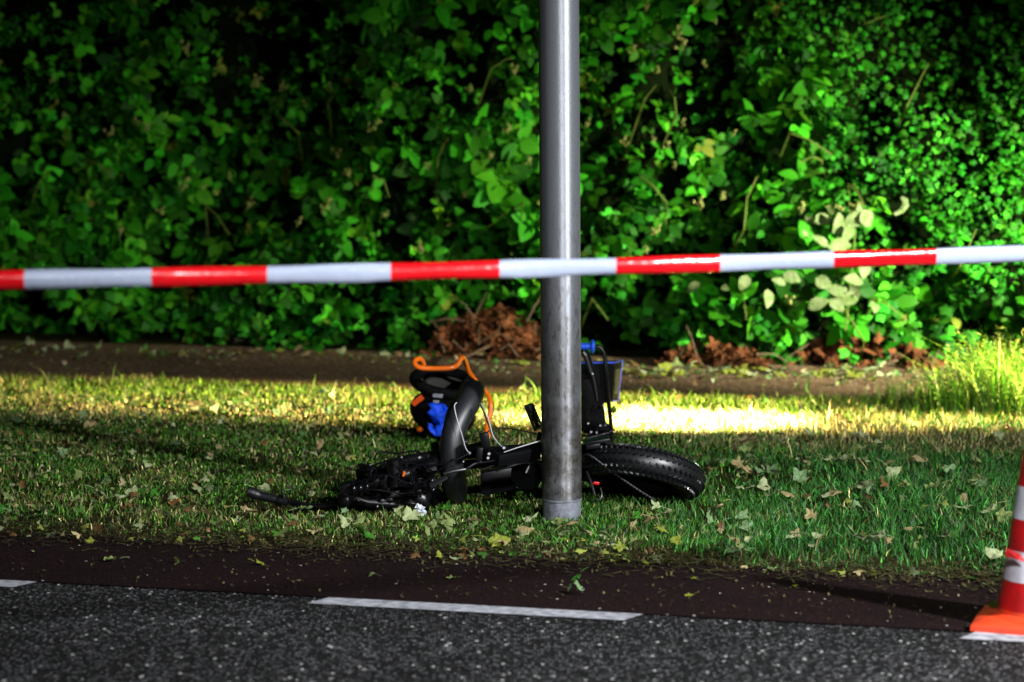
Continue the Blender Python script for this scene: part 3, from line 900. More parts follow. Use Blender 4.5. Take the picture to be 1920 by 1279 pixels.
# front wheel: stands upright, edge to the camera, buckled sideways
D0 = 9.73
zs = lambda v: W(855, v, D0).z
ctrl = [(945, 858), (900, 852), (850, 848), (800, 851), (775, 862), (755, 876), (738, 889), (715, 893)]
def lat(z):
    zz = [zs(v) for v, u in ctrl]; xx = [W(u, v, D0).x for v, u in ctrl]
    return float(np.interp(z, zz, xx))
fwc = Vector((lat(.25), D0, .25))
fw = thing('front_wheel', (0, 0, 0), None, None); fw.parent = bike; fw.location = fwc - bike.location
def wheel_ring(rad_, dz=0.0, nseg=72):
    o = []
    for i in range(nseg):
        a = 2 * math.pi * i / nseg
        z = .25 + rad_ * math.cos(a)
        zl = .25 + .2 * math.cos(a)
        o.append(Vector((.5 * lat(zl) + .25 * lat(zl - .03) + .25 * lat(zl + .03) + dz, D0 + rad_ * math.sin(a), z)))
    return o
def tyre(rings, r, m, parent, sq=(1, 1)):
    return MB().tube(rings, r, 18, closed=True, sq=sq).build('tyre', m, parent)
tyre(wheel_ring(.203), .047, M['worn_rubber'], fw)
MB().tube(wheel_ring(.148), .020, 10, closed=True).build('rim', M['black_paint'], fw)
MB().tube([fwc + Vector((-.06, 0, 0)), fwc + Vector((.06, 0, 0))], .022, 14).build('hub', M['dark_steel'], fw)
sp = MB(); rg = wheel_ring(.140, nseg=24)
for i, p in enumerate(rg): sp.tube([fwc + Vector((.04 if i % 2 else -.04, 0, 0)) + (p - fwc).normalized() * .02, p], .0011, 5)
sp.build('spokes', M['dark_steel'], fw)

# rear wheel: lies on its side with the near edge propped up
rwc = W(1203, 893, 9.76); rwc.z = .12
nrm = (Matrix.Rotation(R(11), 3, 'Y') @ Matrix.Rotation(R(-21), 3, 'X') @ Vector((0, 0, 1))).normalized()
ra = nrm.orthogonal().normalized(); rb = nrm.cross(ra)
rw = thing('rear_wheel', (0, 0, 0), None, None); rw.parent = bike; rw.location = rwc - bike.location
rr_ = lambda q, R_: rwc + (ra * math.cos(q) + rb * math.sin(q)) * R_
ring = [rr_(2 * math.pi * i / 80, .194) for i in range(80)]
tyre(ring, .060, M['rubber'], rw)
kn = MB(); rk = random.Random(3)
for i in range(60):
    q0 = 2 * math.pi * i / 60
    for j, ph in enumerate((-1.15, -.7, -.24, .24, .7, 1.15)):
        q = q0 + (.5 if j % 2 else 0) * 2 * math.pi / 60
        rad_ = (ra * math.cos(q) + rb * math.sin(q)); tg = (-ra * math.sin(q) + rb * math.cos(q))
        out = rad_ * math.cos(ph) + nrm * math.sin(ph); lat_ = -rad_ * math.sin(ph) + nrm * math.cos(ph)
        c = rwc + rad_ * .194 + out * .061
        k = 1 if j % 2 else -1
        t1 = (tg + lat_ * .55 * k).normalized(); l1 = out.cross(t1)
        kn.add([c + t1 * a * .0105 + l1 * b * .0046 + out * h for h, sc in ((-.004, 1), (.0060, .72)) for a, b in ((-sc, -sc), (sc, -sc), (sc, sc), (-sc, sc))],
               [(4, 5, 6, 7), (0, 1, 5, 4), (1, 2, 6, 5), (2, 3, 7, 6), (3, 0, 4, 7)])
kn.build('tread', M['knob_rubber'], rw, smooth=False)
MB().tube([rr_(2 * math.pi * i / 64, .146) for i in range(64)], .020, 10, closed=True, sq=(1, 1)).build('rim', M['black_paint'], rw)
MB().tube([rwc - nrm * .08, rwc - nrm * .05, rwc + nrm * .05, rwc + nrm * .08], [.06, .128, .128, .06], 32).build('shade_disc', M['fabric_black'], rw)  # added black disc that stands for the shade inside the wheel
sp = MB()
for i in range(28): sp.tube([rwc + nrm * (.045 if i % 2 else -.045) + (ra * math.cos(2 * math.pi * i / 28) + rb * math.sin(2 * math.pi * i / 28)) * .06, rr_(2 * math.pi * (i + .5) / 28, .14)], .0013, 5)
sp.build('spokes', M['dark_steel'], rw)

# frame in front of the front wheel
fr = MB()
fr.tube(curve_pts(px([(735, 870, 9.42), (800, 857, 9.56), (850, 853, 9.62), (885, 850, 9.60), (950, 845, 9.46), (1050, 838, 9.62), (1110, 845, 9.75)])), .021, 12)
fr.tube(curve_pts(px([(735, 892, 9.42), (800, 880, 9.56), (850, 874, 9.62), (885, 870, 9.60), (950, 868, 9.46), (1040, 874, 9.60)])), .019, 12)
fr.tube(px([(800, 857, 9.56), (810, 880, 9.57)]), .016, 10)
fr.tube(px([(905, 850, 9.56), (930, 870, 9.50)]), .016, 10)
fr.tube(curve_pts(px([(1040, 872, 9.60), (1110, 850, 9.70), (1150, 862, 9.68)])), .013, 10)
fr.tube(curve_pts(px([(1040, 880, 9.62), (1110, 900, 9.72), (1170, 905, 9.80)])), .012, 10)
fr.tube(px([(738, 862, 9.40), (742, 912, 9.40)]), .028, 14)
fr.build('frame', M['black_paint'], bike)
bt = MB(); c0 = W(968, 853, 9.40); ax = (W(1010, 846, 9.46) - W(925, 862, 9.36)).normalized(); upv = Vector((.1, -.25, 1)).normalized(); dv = ax.cross(upv).normalized(); upv = dv.cross(ax)
bt.box(c0, ax * .095, dv * .030, upv * .026)
for k in (-.55, -.1, .35): bt.box(c0 - dv * .031 + upv * .026 * k, ax * .088, dv * .0025, upv * .003)
bt.build('battery', M['black_paint'], bike)
mo = MB().box(W(935, 900, 9.95), Vector((.075, .02, .01)), Vector((0, .05, 0)), Vector((0, 0, .05)))
mo.build('motor_case', M['black_plastic'], bike)
cr = thing('crankset', (0, 0, 0), None, None); cr.parent = bike; cr.location = W(988, 888, 9.52) - bike.location
cpos = W(988, 888, 9.52)
MB().lathe(cpos, Vector((-.35, -.9, .05)), [(.015, -.012), (.062, -.012), (.066, -.004), (.066, .004), (.062, .010), (.03, .014), (0, .014)], 28).build('chainring', M['black_plastic'], cr)
MB().tube(px([(988, 888, 9.48), (1004, 850, 9.50), (1013, 812, 9.55)]), [.014, .011, .012], 10, sq=(1, .6)).build('crank_arm', M['dark_steel'], cr)
pd = MB()
a0, a1, b0, b1 = px([(985, 762, 9.52), (1003, 806, 9.52), (998, 758, 9.60), (1016, 800, 9.60)])
pd.tube([a0, a1], .006, 6); pd.tube([b0, b1], .006, 6)
for k in (0, .35, .66, 1): pd.tube([a0.lerp(a1, k), b0.lerp(b1, k)], .0055 if k in (0, 1) else .005, 6)
pd.tube([(a0 + b0) / 2, (a1 + b1) / 2], .009, 8)
for k in np.linspace(.05, .95, 6):
    for (p, q) in ((a0, a1), (b0, b1)): pd.tube([p.lerp(q, k), p.lerp(q, k) + Vector((-.006, 0, .002))], .0016, 5)
pd.build('pedal', M['dark_steel'], cr)

# fork
fk = thing('fork', (0, 0, 0), None, None); fk.parent = bike; fk.location = W(735, 890, 9.42) - bike.location
for name, pts in (('fork_leg', [(700, 903, 9.42), (760, 890, 9.44), (812, 868, 9.52), (818, 838, 9.73)]),
                  ('fork_leg', [(715, 880, 9.58), (790, 868, 9.60), (830, 858, 9.66), (905, 838, 9.75)])):
    c_ = curve_pts(px(pts))
    MB().tube(c_, .024, 14).build(name, M['black_paint'], fk)
for (u, v, d) in ((664, 916, 9.42), (676, 915, 9.42), (688, 912, 9.42), (716, 904, 9.42), (733, 900, 9.42)):
    c_ = W(u, v, d); ax = Vector((1, .05, .18)).normalized()
    MB().lathe(c_, ax, [(.020, -.008), (.029, -.006), (.031, 0), (.029, .006), (.020, .008)], 24).build('boot_ring', M['ring_black'], fk)
MB().tube(px([(648, 920, 9.44), (668, 916, 9.42), (700, 906, 9.42), (738, 897, 9.42)]), [.030, .024, .022, .024], 18).build('steerer', M['black_paint'], fk)
MB().box(W(655, 918, 9.46), Vector((.032, 0, .006)), Vector((0, .05, 0)), Vector((-.006, 0, .030))).build('crown', M['black_plastic'], fk)
MB().tube(curve_pts(px([(700, 895, 9.55), (730, 872, 9.6), (770, 862, 9.62), (800, 866, 9.6)])), [.02] * 24 + [.02], 10).build('arch', M['black_paint'], fk)

# handlebar on the ground at the left
hb = thing('handlebar', (0, 0, 0), None, None); hb.parent = bike; hb.location = W(600, 945, 9.70) - bike.location
MB().tube(curve_pts(px([(545, 941, 9.52), (580, 949, 9.50), (620, 948, 9.48), (650, 935, 9.55), (668, 925, 9.5)])), .0125, 12).build('bar', M['black_paint'], hb)
gr = MB().tube(curve_pts(px([(464, 922, 9.54), (470, 923, 9.54), (486, 929, 9.54), (520, 937, 9.53), (540, 942, 9.52)]), 6),
          [.008] + [.019] * 2 + [.021] * 4 + [.0215] * 5 + [.018] * 6 + [.0165] * 7, 16)
gr.build('grip', M['rubber'], hb)
MB().lathe(W(524, 939, 9.53), Vector((1, -.1, -.25)), [(.016, -.012), (.021, -.011), (.022, 0), (.021, .011), (.016, .012)], 20).build('clamp', M['black_plastic'], hb)
MB().tube(curve_pts(px([(534, 938, 9.52), (531, 926, 9.52), (529, 919, 9.52)]), 5), [.008] * 4 + [.007] * 4 + [.006] * 3, 8).build('brake_lever', M['black_plastic'], hb)
MB().tube(curve_pts(px([(556, 941, 9.48), (580, 947, 9.47), (605, 950, 9.46), (640, 944, 9.45)]), 6), .006, 8).build('brake_lever', M['black_paint'], hb)
MB().tube(px([(652, 930, 9.45), (690, 942, 9.44), (745, 948, 9.48)]), [.020, .022, .018], 14).build('stem', M['black_paint'], hb)

# front lamp, mudguard piece and clutter in the crushed front end
hl = MB().lathe(W(646, 938, 9.42), Vector((-.5, -.85, .05)), [(.010, -.03), (.024, -.02), (.027, .012), (.024, .016)], 22)
hlo = hl.build('front_lamp', M['black_plastic'], bike)
gl = MB().lathe(W(646, 938, 9.42), Vector((-.5, -.85, .05)), [(.024, .014), (.016, .020), (0, .022)], 22)
glo = gl.build('lens', M['black_paint'], hlo)
mg = MB(); vs = []; fs = []
for i in range(13):
    k = i / 12; c_ = W(700 + 105 * k, 958 - 26 * math.sin(math.pi * (.12 + .76 * k)), 9.46 + .05 * k)
    for j in range(7):
        a = -1.1 + 2.2 * j / 6
        vs.append(c_ + Vector((0, -.055 * math.cos(a) + .03, .05 * math.sin(a) + .01)))
for i in range(12):
    for j in range(6): fs.append((i * 7 + j, i * 7 + j + 1, i * 7 + j + 8, i * 7 + j + 7))
o = mg.add(vs, fs).build('mudguard', M['black_paint'], bike)
sm = o.modifiers.new('thick', 'SOLIDIFY'); sm.thickness = .003
for (u, v, d, s1, s2) in ((690, 880, 9.55, .035, .025), (745, 878, 9.44, .040, .022), (715, 930, 9.47, .045, .022), (775, 915, 9.45, .05, .03), (800, 880, 9.42, .03, .02), (765, 935, 9.5, .05, .025),
                        (690, 905, 9.62, .05, .05), (740, 895, 9.60, .06, .055), (790, 890, 9.60, .05, .05), (700, 938, 9.55, .05, .03), (805, 925, 9.62, .04, .05)):
    MB().ball(W(u, v, d), s1, .04, s2, 18, 12, lump=.7).build('bracket', M['black_plastic'], bike, smooth=(s1 < .05))
MB().tube(px([(758, 884, 9.36), (756, 893, 9.36)]), .006, 8).build('amber_reflector', M['amber'], bike)
# bolts, rings and loose cables in the tangle
for (u, v, d) in ((694, 872, 9.40), (722, 868, 9.38), (752, 858, 9.38), (672, 938, 9.40), (707, 950, 9.42), (770, 905, 9.36), (735, 925, 9.40), (812, 918, 9.40), (846, 872, 9.33), (868, 866, 9.33)):
    MB().lathe(W(u, v, d), Vector((random.uniform(-.4, .4), -1, .3)), [(.006, -.012), (.006, .002), (.004, .005), (0, .006)], 10).build('bolt', M['dark_steel'], bike)
for (u, v, d, r_k, ax) in ((727, 905, 9.37, .030, (1, -.5, .2)), (752, 898, 9.36, .028, (1, -.5, .2)), (775, 893, 9.35, .024, (1, -.4, .2)), (700, 890, 9.38, .026, (1, -.6, .1)), (815, 905, 9.40, .022, (.8, -.7, .1))):
    MB().lathe(W(u, v, d), Vector(ax), [(r_k * .8, -.006), (r_k, -.004), (r_k * 1.05, 0), (r_k, .004), (r_k * .8, .006)], 26).build('collar', M['ring_black'], bike)
for pts in ([(690, 878, 9.37), (735, 862, 9.35), (790, 872, 9.33), (838, 868, 9.32), (880, 850, 9.33)], [(670, 905, 9.37), (720, 890, 9.33), (775, 908, 9.33), (820, 892, 9.31)],
            [(655, 925, 9.38), (700, 918, 9.34), (760, 925, 9.36), (800, 900, 9.34), (850, 860, 9.32)], [(700, 862, 9.40), (712, 848, 9.42), (745, 850, 9.42), (780, 846, 9.42), (800, 858, 9.4)],
            [(905, 880, 9.34), (950, 866, 9.38), (1012, 858, 9.45)], [(900, 868, 9.33), (960, 858, 9.38), (1015, 848, 9.46)], [(930, 884, 9.34), (975, 870, 9.38), (1015, 866, 9.46)]):
    MB().tube(curve_pts(px(pts)), .0034, 7).build('cable', M['ring_black'], bike)
# folding stand / lever crossing the wheel
kl = MB().tube(px([(806, 910, 9.30), (824, 902, 9.30), (838, 894, 9.31)]), [.0125, .012, .009], 8, sq=(1, .6))
kl.tube(px([(832, 889, 9.31), (850, 884, 9.31), (873, 880, 9.33)]), [.006, .007, .005], 8)
kl.tube(curve_pts(px([(873, 880, 9.33), (880, 876, 9.33), (890, 870, 9.34), (903, 866, 9.35)]), 5), .0045, 8)
kl.build('kickstand', M['dark_steel'], bike)
MB().box(W(910, 826, 9.40), Vector((.017, 0, .004)), Vector((0, .02, 0)), Vector((-.006, 0, .030))).build('clamp_block', M['black_plastic'], bike)
MB().box(W(899, 852, 9.34), Vector((.012, 0, 0)), Vector((0, .014, 0)), Vector((.003, 0, .026))).build('clamp_block', M['black_paint'], bike)
for (u, v, d) in ((880, 850, 9.34), (917, 851, 9.34), (915, 859, 9.34), (945, 840, 9.35), (787, 858, 9.36)):
    MB().lathe(W(u, v, d), Vector((0, -1, .2)), [(.008, -.004), (.008, .003), (.005, .006), (0, .006)], 10).build('bolt', M['steel'], bike)
# cables
MB().tube(curve_pts(px([(856, 755, 9.46), (852, 763, 9.44), (858, 790, 9.42), (866, 815, 9.4), (873, 840, 9.35), (880, 850, 9.34)])), .0021, 6).build('cable', M['cable_white'], bike)
MB().tube(curve_pts(px([(902, 757, 9.50), (912, 772, 9.46), (918, 795, 9.42), (927, 822, 9.4), (945, 841, 9.35)])), .0020, 6).build('cable', M['cable_white'], bike)
MB().tube(curve_pts(px([(900, 758, 9.52), (908, 775, 9.5), (918, 800, 9.5), (935, 825, 9.5)])), .0034, 6).build('cable', M['cable_black'], bike)
MB().tube(curve_pts(px([(912, 811, 9.50), (925, 805, 9.5), (950, 803, 9.5), (985, 809, 9.5), (1015, 816, 9.5)])), .0028, 6).build('cable', M['cable_black'], bike)
MB().tube(curve_pts(px([(945, 848, 9.34), (975, 838, 9.34), (1012, 827, 9.38)])), .0022, 6).build('cable', M['cable_white'], bike)
# chain hanging off the rear wheel
ch = MB(); cpt = curve_pts(px([(1098, 852, 9.60), (1110, 856, 9.59), (1150, 886, 9.58), (1190, 914, 9.57), (1228, 938, 9.56)]), 14)
for i in range(len(cpt) - 1):
    p, q = cpt[i], cpt[i + 1]
    if i % 2: ch.tube([p, q], .0050, 6, sq=(1, .5))
    else: ch.tube([p, q], .0034, 6)
ch.build('chain', M['dark_steel'], bike)
rs = MB().tube(px([(1100, 885, 9.62), (1108, 905, 9.58), (1116, 930, 9.56)]), [.005, .006, .004], 8)
rs.tube(curve_pts(px([(1098, 938, 9.58), (1115, 941, 9.56), (1128, 932, 9.56), (1126, 915, 9.58)]), 6), .003, 6)
rs.build('stay', M['dark_steel'], bike)
MB().box(W(1118, 906, 9.60), Vector((.012, 0, -.002)), Vector((0, .006, 0)), Vector((.002, 0, .005))).build('red_reflector', M['red_plastic'], bike)
MB().tube(curve_pts(px([(1178, 842, 9.75), (1200, 840, 9.75), (1220, 852, 9.72)]), 6), .003, 6).build('cable', M['cable_black'], bike)
pk = MB().box(W(1120, 826, 9.66), Vector((.05, 0, .008)), Vector((0, .05, 0)), Vector((-.002, 0, .007)))
pk.box(W(1112, 836, 9.64), Vector((.028, 0, .004)), Vector((0, .03, 0)), Vector((0, 0, .009)))
pk.build('rack_plate', M['black_paint'], bike)

# ------------------------------------------------------------------ child seat behind the bicycle
D1 = 11.55
sb = gp(850, 815)
seat = thing('child_seat', sb, 'black padded child seat with orange tube frame and blue straps behind the upright wheel', 'child seat')
rail = px([(795, 688, D1 - .06), (792, 677, D1 - .08), (786, 673, D1 - .1), (779, 676, D1 - .12), (778, 683, D1 - .14), (786, 689, D1 - .15), (805, 691, D1 - .15), (845, 690, D1 - .15), (858, 683, D1 - .12),
           (864, 673, D1 - .1), (869, 671, D1 - .06), (874, 682, D1 + .02), (880, 698, D1 + .05), (895, 718, D1 + .1), (908, 733, D1 + .1), (917, 745, D1 + .08), (920, 758, D1 + .06), (919, 775, D1 + .05), (914, 792, D1 + .04), (912, 806, D1 + .04), (917, 820, D1 + .04)])
MB().tube(curve_pts(rail, 5), .0118, 12).build('tube_frame', M['orange_tube'], seat)
# padded head part: a thick dished ring, tilted to the right
c_ = W(836, 718, D1 + .08)
rot = Matrix.Rotation(R(9), 3, 'Y') @ Matrix.Rotation(R(17), 3, 'X')
rim_ = [c_ + rot @ Vector((.150 * math.cos(q), .130 * math.sin(q), 0)) for q in np.linspace(0, 2 * math.pi, 48, endpoint=False)]
MB().tube(rim_, .027, 14, closed=True, sq=(1, 1)).build('padded_rim', M['fabric_black'], seat)
vs = []; fs = []
for i in range(9):
    for j in range(40):
        q = 2 * math.pi * j / 40; k = i / 8
        vs.append(c_ + rot @ Vector((.140 * k * math.cos(q), .120 * k * math.sin(q), -.045 + .04 * k * k)))
for i in range(8):
    for j in range(40): fs.append((i * 40 + j, i * 40 + (j + 1) % 40, (i + 1) * 40 + (j + 1) % 40, (i + 1) * 40 + j))
MB().add(vs, fs).build('lining', M['fabric_grey'], seat)
sc = W(830, 774, D1 + .05)
MB().ball(sc, .160, .150, .108, 28, 18, rot=Matrix.Rotation(R(14), 3, 'Y')).build('shell', M['fabric_black'], seat)
MB().box(W(884, 726, D1 + .02), Vector((.045, 0, -.03)), Vector((0, .05, 0)), Vector((.02, 0, .03))).build('hinge', M['fabric_black'], seat)
def cloth(name, outline, d, m, parent, bulge=.03, seed=0):
    """a crumpled closed piece of cloth: an outlined front sheet over a matching back"""
    bm = bmesh.new()
    pts = px([(u, v, d) for u, v in outline]); c = sum(pts, Vector()) / len(pts)
    vs = []; fs = []; rings_ = 6; m_ = len(pts)
    for side in (-1, 1):
        for i in range(rings_ + 1):
            k = 1 - i / rings_
            for p in pts:
                q = c + (p - c) * k
                fold = .018 * mnoise.noise(Vector((q.x * 28, q.z * 22, seed))) + .010 * mnoise.noise(Vector((q.x * 70, q.z * 60, seed)))
                vs.append(q + Vector((0, side * (bulge * math.sqrt(max(0, 1 - k * k)) + .004) + (fold if side < 0 else 0), 0)))
    for s_i in range(2):
        o_ = s_i * (rings_ + 1) * m_
        for i in range(rings_):
            for j in range(m_):
                fs.append((o_ + i * m_ + j, o_ + i * m_ + (j + 1) % m_, o_ + (i + 1) * m_ + (j + 1) % m_, o_ + (i + 1) * m_ + j))
    for j in range(m_): fs.append((j, (j + 1) % m_, (rings_ + 1) * m_ + (j + 1) % m_, (rings_ + 1) * m_ + j))
    bm.free()
    return MB().add(vs, fs).build(name, m, parent)
cloth('blue_strap', [(803, 757), (812, 755), (826, 756), (834, 758), (838, 764), (849, 765), (845, 771), (838, 780), (834, 790), (826, 796), (812, 793), (808, 785), (799, 774), (806, 766)], D1 - .14, M['blue_cloth'], seat, .03, 1)
cloth('blue_strap', [(802, 793), (809, 794), (812, 806), (814, 814), (819, 795), (832, 792), (834, 806), (829, 818), (816, 820), (807, 812), (801, 802)], D1 - .13, M['blue_cloth'], seat, .022, 2)
MB().box(W(821, 742, D1 - .125), Vector((.0235, 0, -.002)), Vector((0, .004, 0)), Vector((.002, 0, .0085))).build('sewn_tag', M['plate'], seat)
MB().box(W(818, 753, D1 - .15), Vector((.014, 0, -.001)), Vector((0, .003, 0)), Vector((0, 0, .006))).build('sewn_tag', M['plate'], seat)
MB().box(W(783, 751, D1 - .085), Vector((.024, .01, .018)), Vector((0, .006, 0)), Vector((-.008, 0, .010))).build('orange_patch', M['orange_cloth'], seat)
MB().ball(W(787, 805, D1 - .04), .017, .02, .014).build('orange_foot', M['orange_tube'], seat)

# ------------------------------------------------------------------ pushchair part right of the post
M['blue_grip'] = mat('blue_rubber_grip', (.010, .085, .62), .4, bump=(120, .3, .001))
M['mesh_side'] = mat('olive_mesh_panel', (.075, .068, .030), .8, bump=(300, .6, .001))
M['blue_edge'] = mat('blue_piping', (.010, .05, .45), .5)
D2 = 11.45
pc_ = thing('pushchair', gp(1130, 830), 'black pushchair with a blue-edged bag and a blue hand grip, half hidden by the post', 'pushchair')
MB().tube(curve_pts(px([(1115, 650, D2), (1123, 651, D2), (1130, 658, D2), (1134, 672, D2), (1136, 700, D2), (1140, 745, D2 + .02), (1145, 790, D2 + .04), (1148, 832, D2 + .05)]), 6), .0105, 12).build('handle_tube', M['black_paint'], pc_)
gpart = MB().tube(px([(1060, 649, D2), (1108, 650, D2)]), .0155, 18)
for k in range(9): gpart.lathe(W(1066 + 4.6 * k, 649.1 + .08 * k, D2), Vector((1, 0, 0)), [(.015, -.003), (.0172, 0), (.015, .003)], 18)
gpart.build('grip', M['blue_grip'], pc_)
MB().lathe(W(1111, 650, D2), Vector((1, 0, -.05)), [(.012, -.012), (.030, -.007), (.033, 0), (.030, .007), (.010, .012)], 24).build('grip_flange', M['blue_grip'], pc_)
# bag: front panel and side panel, real volume
bag = [(1060, 681), (1152, 680), (1148, 752), (1060, 770)]
f4 = px([(u, v, D2 + .10) for u, v in bag]); b4 = px([(1080, 677, D2 + .40), (1167, 676, D2 + .40), (1158, 752, D2 + .36), (1080, 760, D2 + .36)])
MB().add(f4 + b4, [(0, 1, 2, 3), (4, 7, 6, 5), (0, 3, 7, 4), (3, 2, 6, 7)]).build('bag', M['fabric_black'], pc_, smooth=False)
sd_ = [f4[1], b4[1], b4[2], f4[2]]; c_ = sum(sd_, Vector()) / 4 + Vector((.006, -.004, 0))
MB().add(sd_ + [c_ + (p - c_) * .62 for p in sd_], [(0, 1, 5, 4), (1, 2, 6, 5), (2, 3, 7, 6), (3, 0, 4, 7)]).build('bag_side', M['fabric_black'], pc_, smooth=False)
MB().add([c_ + (p - c_) * .64 for p in sd_] + [c_ + (p - c_) * .64 + Vector((-.006, .004, 0)) for p in sd_], [(0, 1, 2, 3), (4, 7, 6, 5), (0, 4, 5, 1), (1, 5, 6, 2), (2, 6, 7, 3), (3, 7, 4, 0)]).build('mesh_window', M['mesh_side'], pc_, smooth=False)
MB().tube([f4[0], f4[1], b4[1], b4[2], f4[2]], .0052, 8).build('piping', M['blue_edge'], pc_)
# slanted padded side, frame and joints
MB().tube(curve_pts(px([(1094, 660, D2 - .02), (1100, 668, D2 - .02), (1107, 690, D2 - .02), (1112, 705, D2 - .02)]), 6), .020, 12, sq=(1, .6)).build('strut', M['black_paint'], pc_)
MB().tube(curve_pts(px([(1112, 705, D2 - .03), (1116, 725, D2 - .03), (1120, 752, D2 - .03)]), 5), .0042, 8).build('strut', M['dark_steel'], pc_)
cloth('footrest', [(1080, 700), (1100, 690), (1112, 712), (1120, 745), (1132, 755), (1136, 790), (1142, 806), (1120, 816), (1096, 812), (1080, 800)], D2 + .02, M['fabric_black'], pc_, .05, 5)
MB().ball(W(1124, 802, D2), .055, .04, .025, lump=.5).build('joint', M['black_plastic'], pc_)
MB().tube(px([(1100, 822, D2), (1140, 812, D2), (1153, 806, D2)]), [.014, .013, .005], 10).build('axle', M['black_paint'], pc_)
for (u, v) in ((1108, 810), (1119, 811), (1126, 798), (1103, 794), (1111, 701), (1132, 760)):
    MB().lathe(W(u, v, D2 - .07), Vector((0, -1, .1)), [(.006, -.02), (.006, .002), (.004, .005), (0, .005)], 10).build('bolt', M['steel'], pc_)
MB().ball(W(1151, 768, D2 + .06), .012, .012, .020).build('knob', M['cane'], pc_)

# ------------------------------------------------------------------ scrap and fallen leaves
M['scrap'] = mat('shiny_wrapper', (.75, .80, .92), .15, .3, bump=(120, 1, .01))
o = MB().ball(gp(787, 968) + Vector((0, 0, .022)), .021, .018, .017, 16, 10, lump=1.2).build('crumpled_wrapper', M['scrap'], smooth=False)
tag(o, 'small crumpled shiny white wrapper on the grass below the black front end', 'wrapper')

LC = {'pale': ((.38, .42, .22), (.24, .30, .13)), 'olive': ((.22, .28, .09), (.12, .17, .05)), 'straw': ((.36, .29, .14), (.22, .17, .07)),
      'green': ((.05, .22, .018), (.03, .14, .012)), 'orange': ((.38, .17, .06), (.22, .10, .03)), 'lime': ((.22, .26, .03), (.14, .17, .02)),
      'mint': ((.20, .31, .14), (.11, .20, .08))}
LM = {k: mat('fallen_leaf_' + k, a, .65, spec=.2, var=(9, b), trans=.15, bump=(40, .4, .004)) for k, (a, b) in LC.items()}
def litter_mesh(kind, sd):
    rr = random.Random(sd); V0, F0 = leaf_lobed(rr.choice((3, 5, 5)), rr.uniform(.35, .55), sd)
    V = []
    cu = rr.uniform(.2, 1.5) * rr.choice((1, 1, -1)); tw = rr.uniform(-1.2, 1.2); fold = rr.uniform(-.3, .7)
    # refine the fan with a middle ring so that the leaf can curl
    m_ = len(V0) - 1; c = Vector(V0[0])
    vs = [c]; fs = []
    for k in (.33, .67, 1.0):
        for i in range(m_): vs.append(c + (Vector(V0[1 + i]) - c) * k)
    for i in range(m_):
        j = (i + 1) % m_
        fs.append((0, 1 + i, 1 + j)); fs.append((1 + i, 1 + m_ + i, 1 + m_ + j, 1 + j)); fs.append((1 + m_ + i, 1 + 2 * m_ + i, 1 + 2 * m_ + j, 1 + m_ + j))
    vs = [Vector((p.x, p.y - .35, p.z * .8 + cu * p.x * p.x + tw * p.x * (p.y - .35) + fold * abs(p.x) + .10 * mnoise.noise(p * 5 + Vector((sd, 0, 0))) + .05 * mnoise.noise(p * 13))) for p in vs]
    zmin = min(p.z for p in vs)
    mb = MB().add([p - Vector((0, 0, zmin)) for p in vs], fs)
    mb.tube([Vector((0, -.35, -zmin)), Vector((.03, -.6, .02 - zmin * .5)), Vector((.08, -.85, 0))], [.016, .013, .010], 5)
    me_o = mb.build('fallen_leaf', LM[kind]); me = me_o.data
    bpy.data.objects.remove(me_o)
    return me
LMesh = {k: [litter_mesh(k, 10 * i + j) for j in range(5)] for i, k in enumerate(LC)}
rl = random.Random(99)
def litter(u, v, kind, size, label, group=None, z=None, tilt=.5, flat=False):
    p = gp(u, v, .0)
    t_, n_ = tn(p)
    if z is None: z = .012 if n_ < n_grass + .1 else ((.022 + .016 * min(1, max(0, t_ - .9))) if n_ < n_pathA - .05 else .012)
    o = bpy.data.objects.new('fallen_leaf', rl.choice(LMesh[kind]))
    COL.objects.link(o); o.location = (p.x, p.y, z)
    o.scale = (size, size, size * (.5 if flat else rl.uniform(.8, 1.3)))
    o.rotation_euler = (rl.gauss(0, tilt), rl.gauss(0, tilt), rl.uniform(0, 6.28))
    return tag(o, label, 'leaf', group)
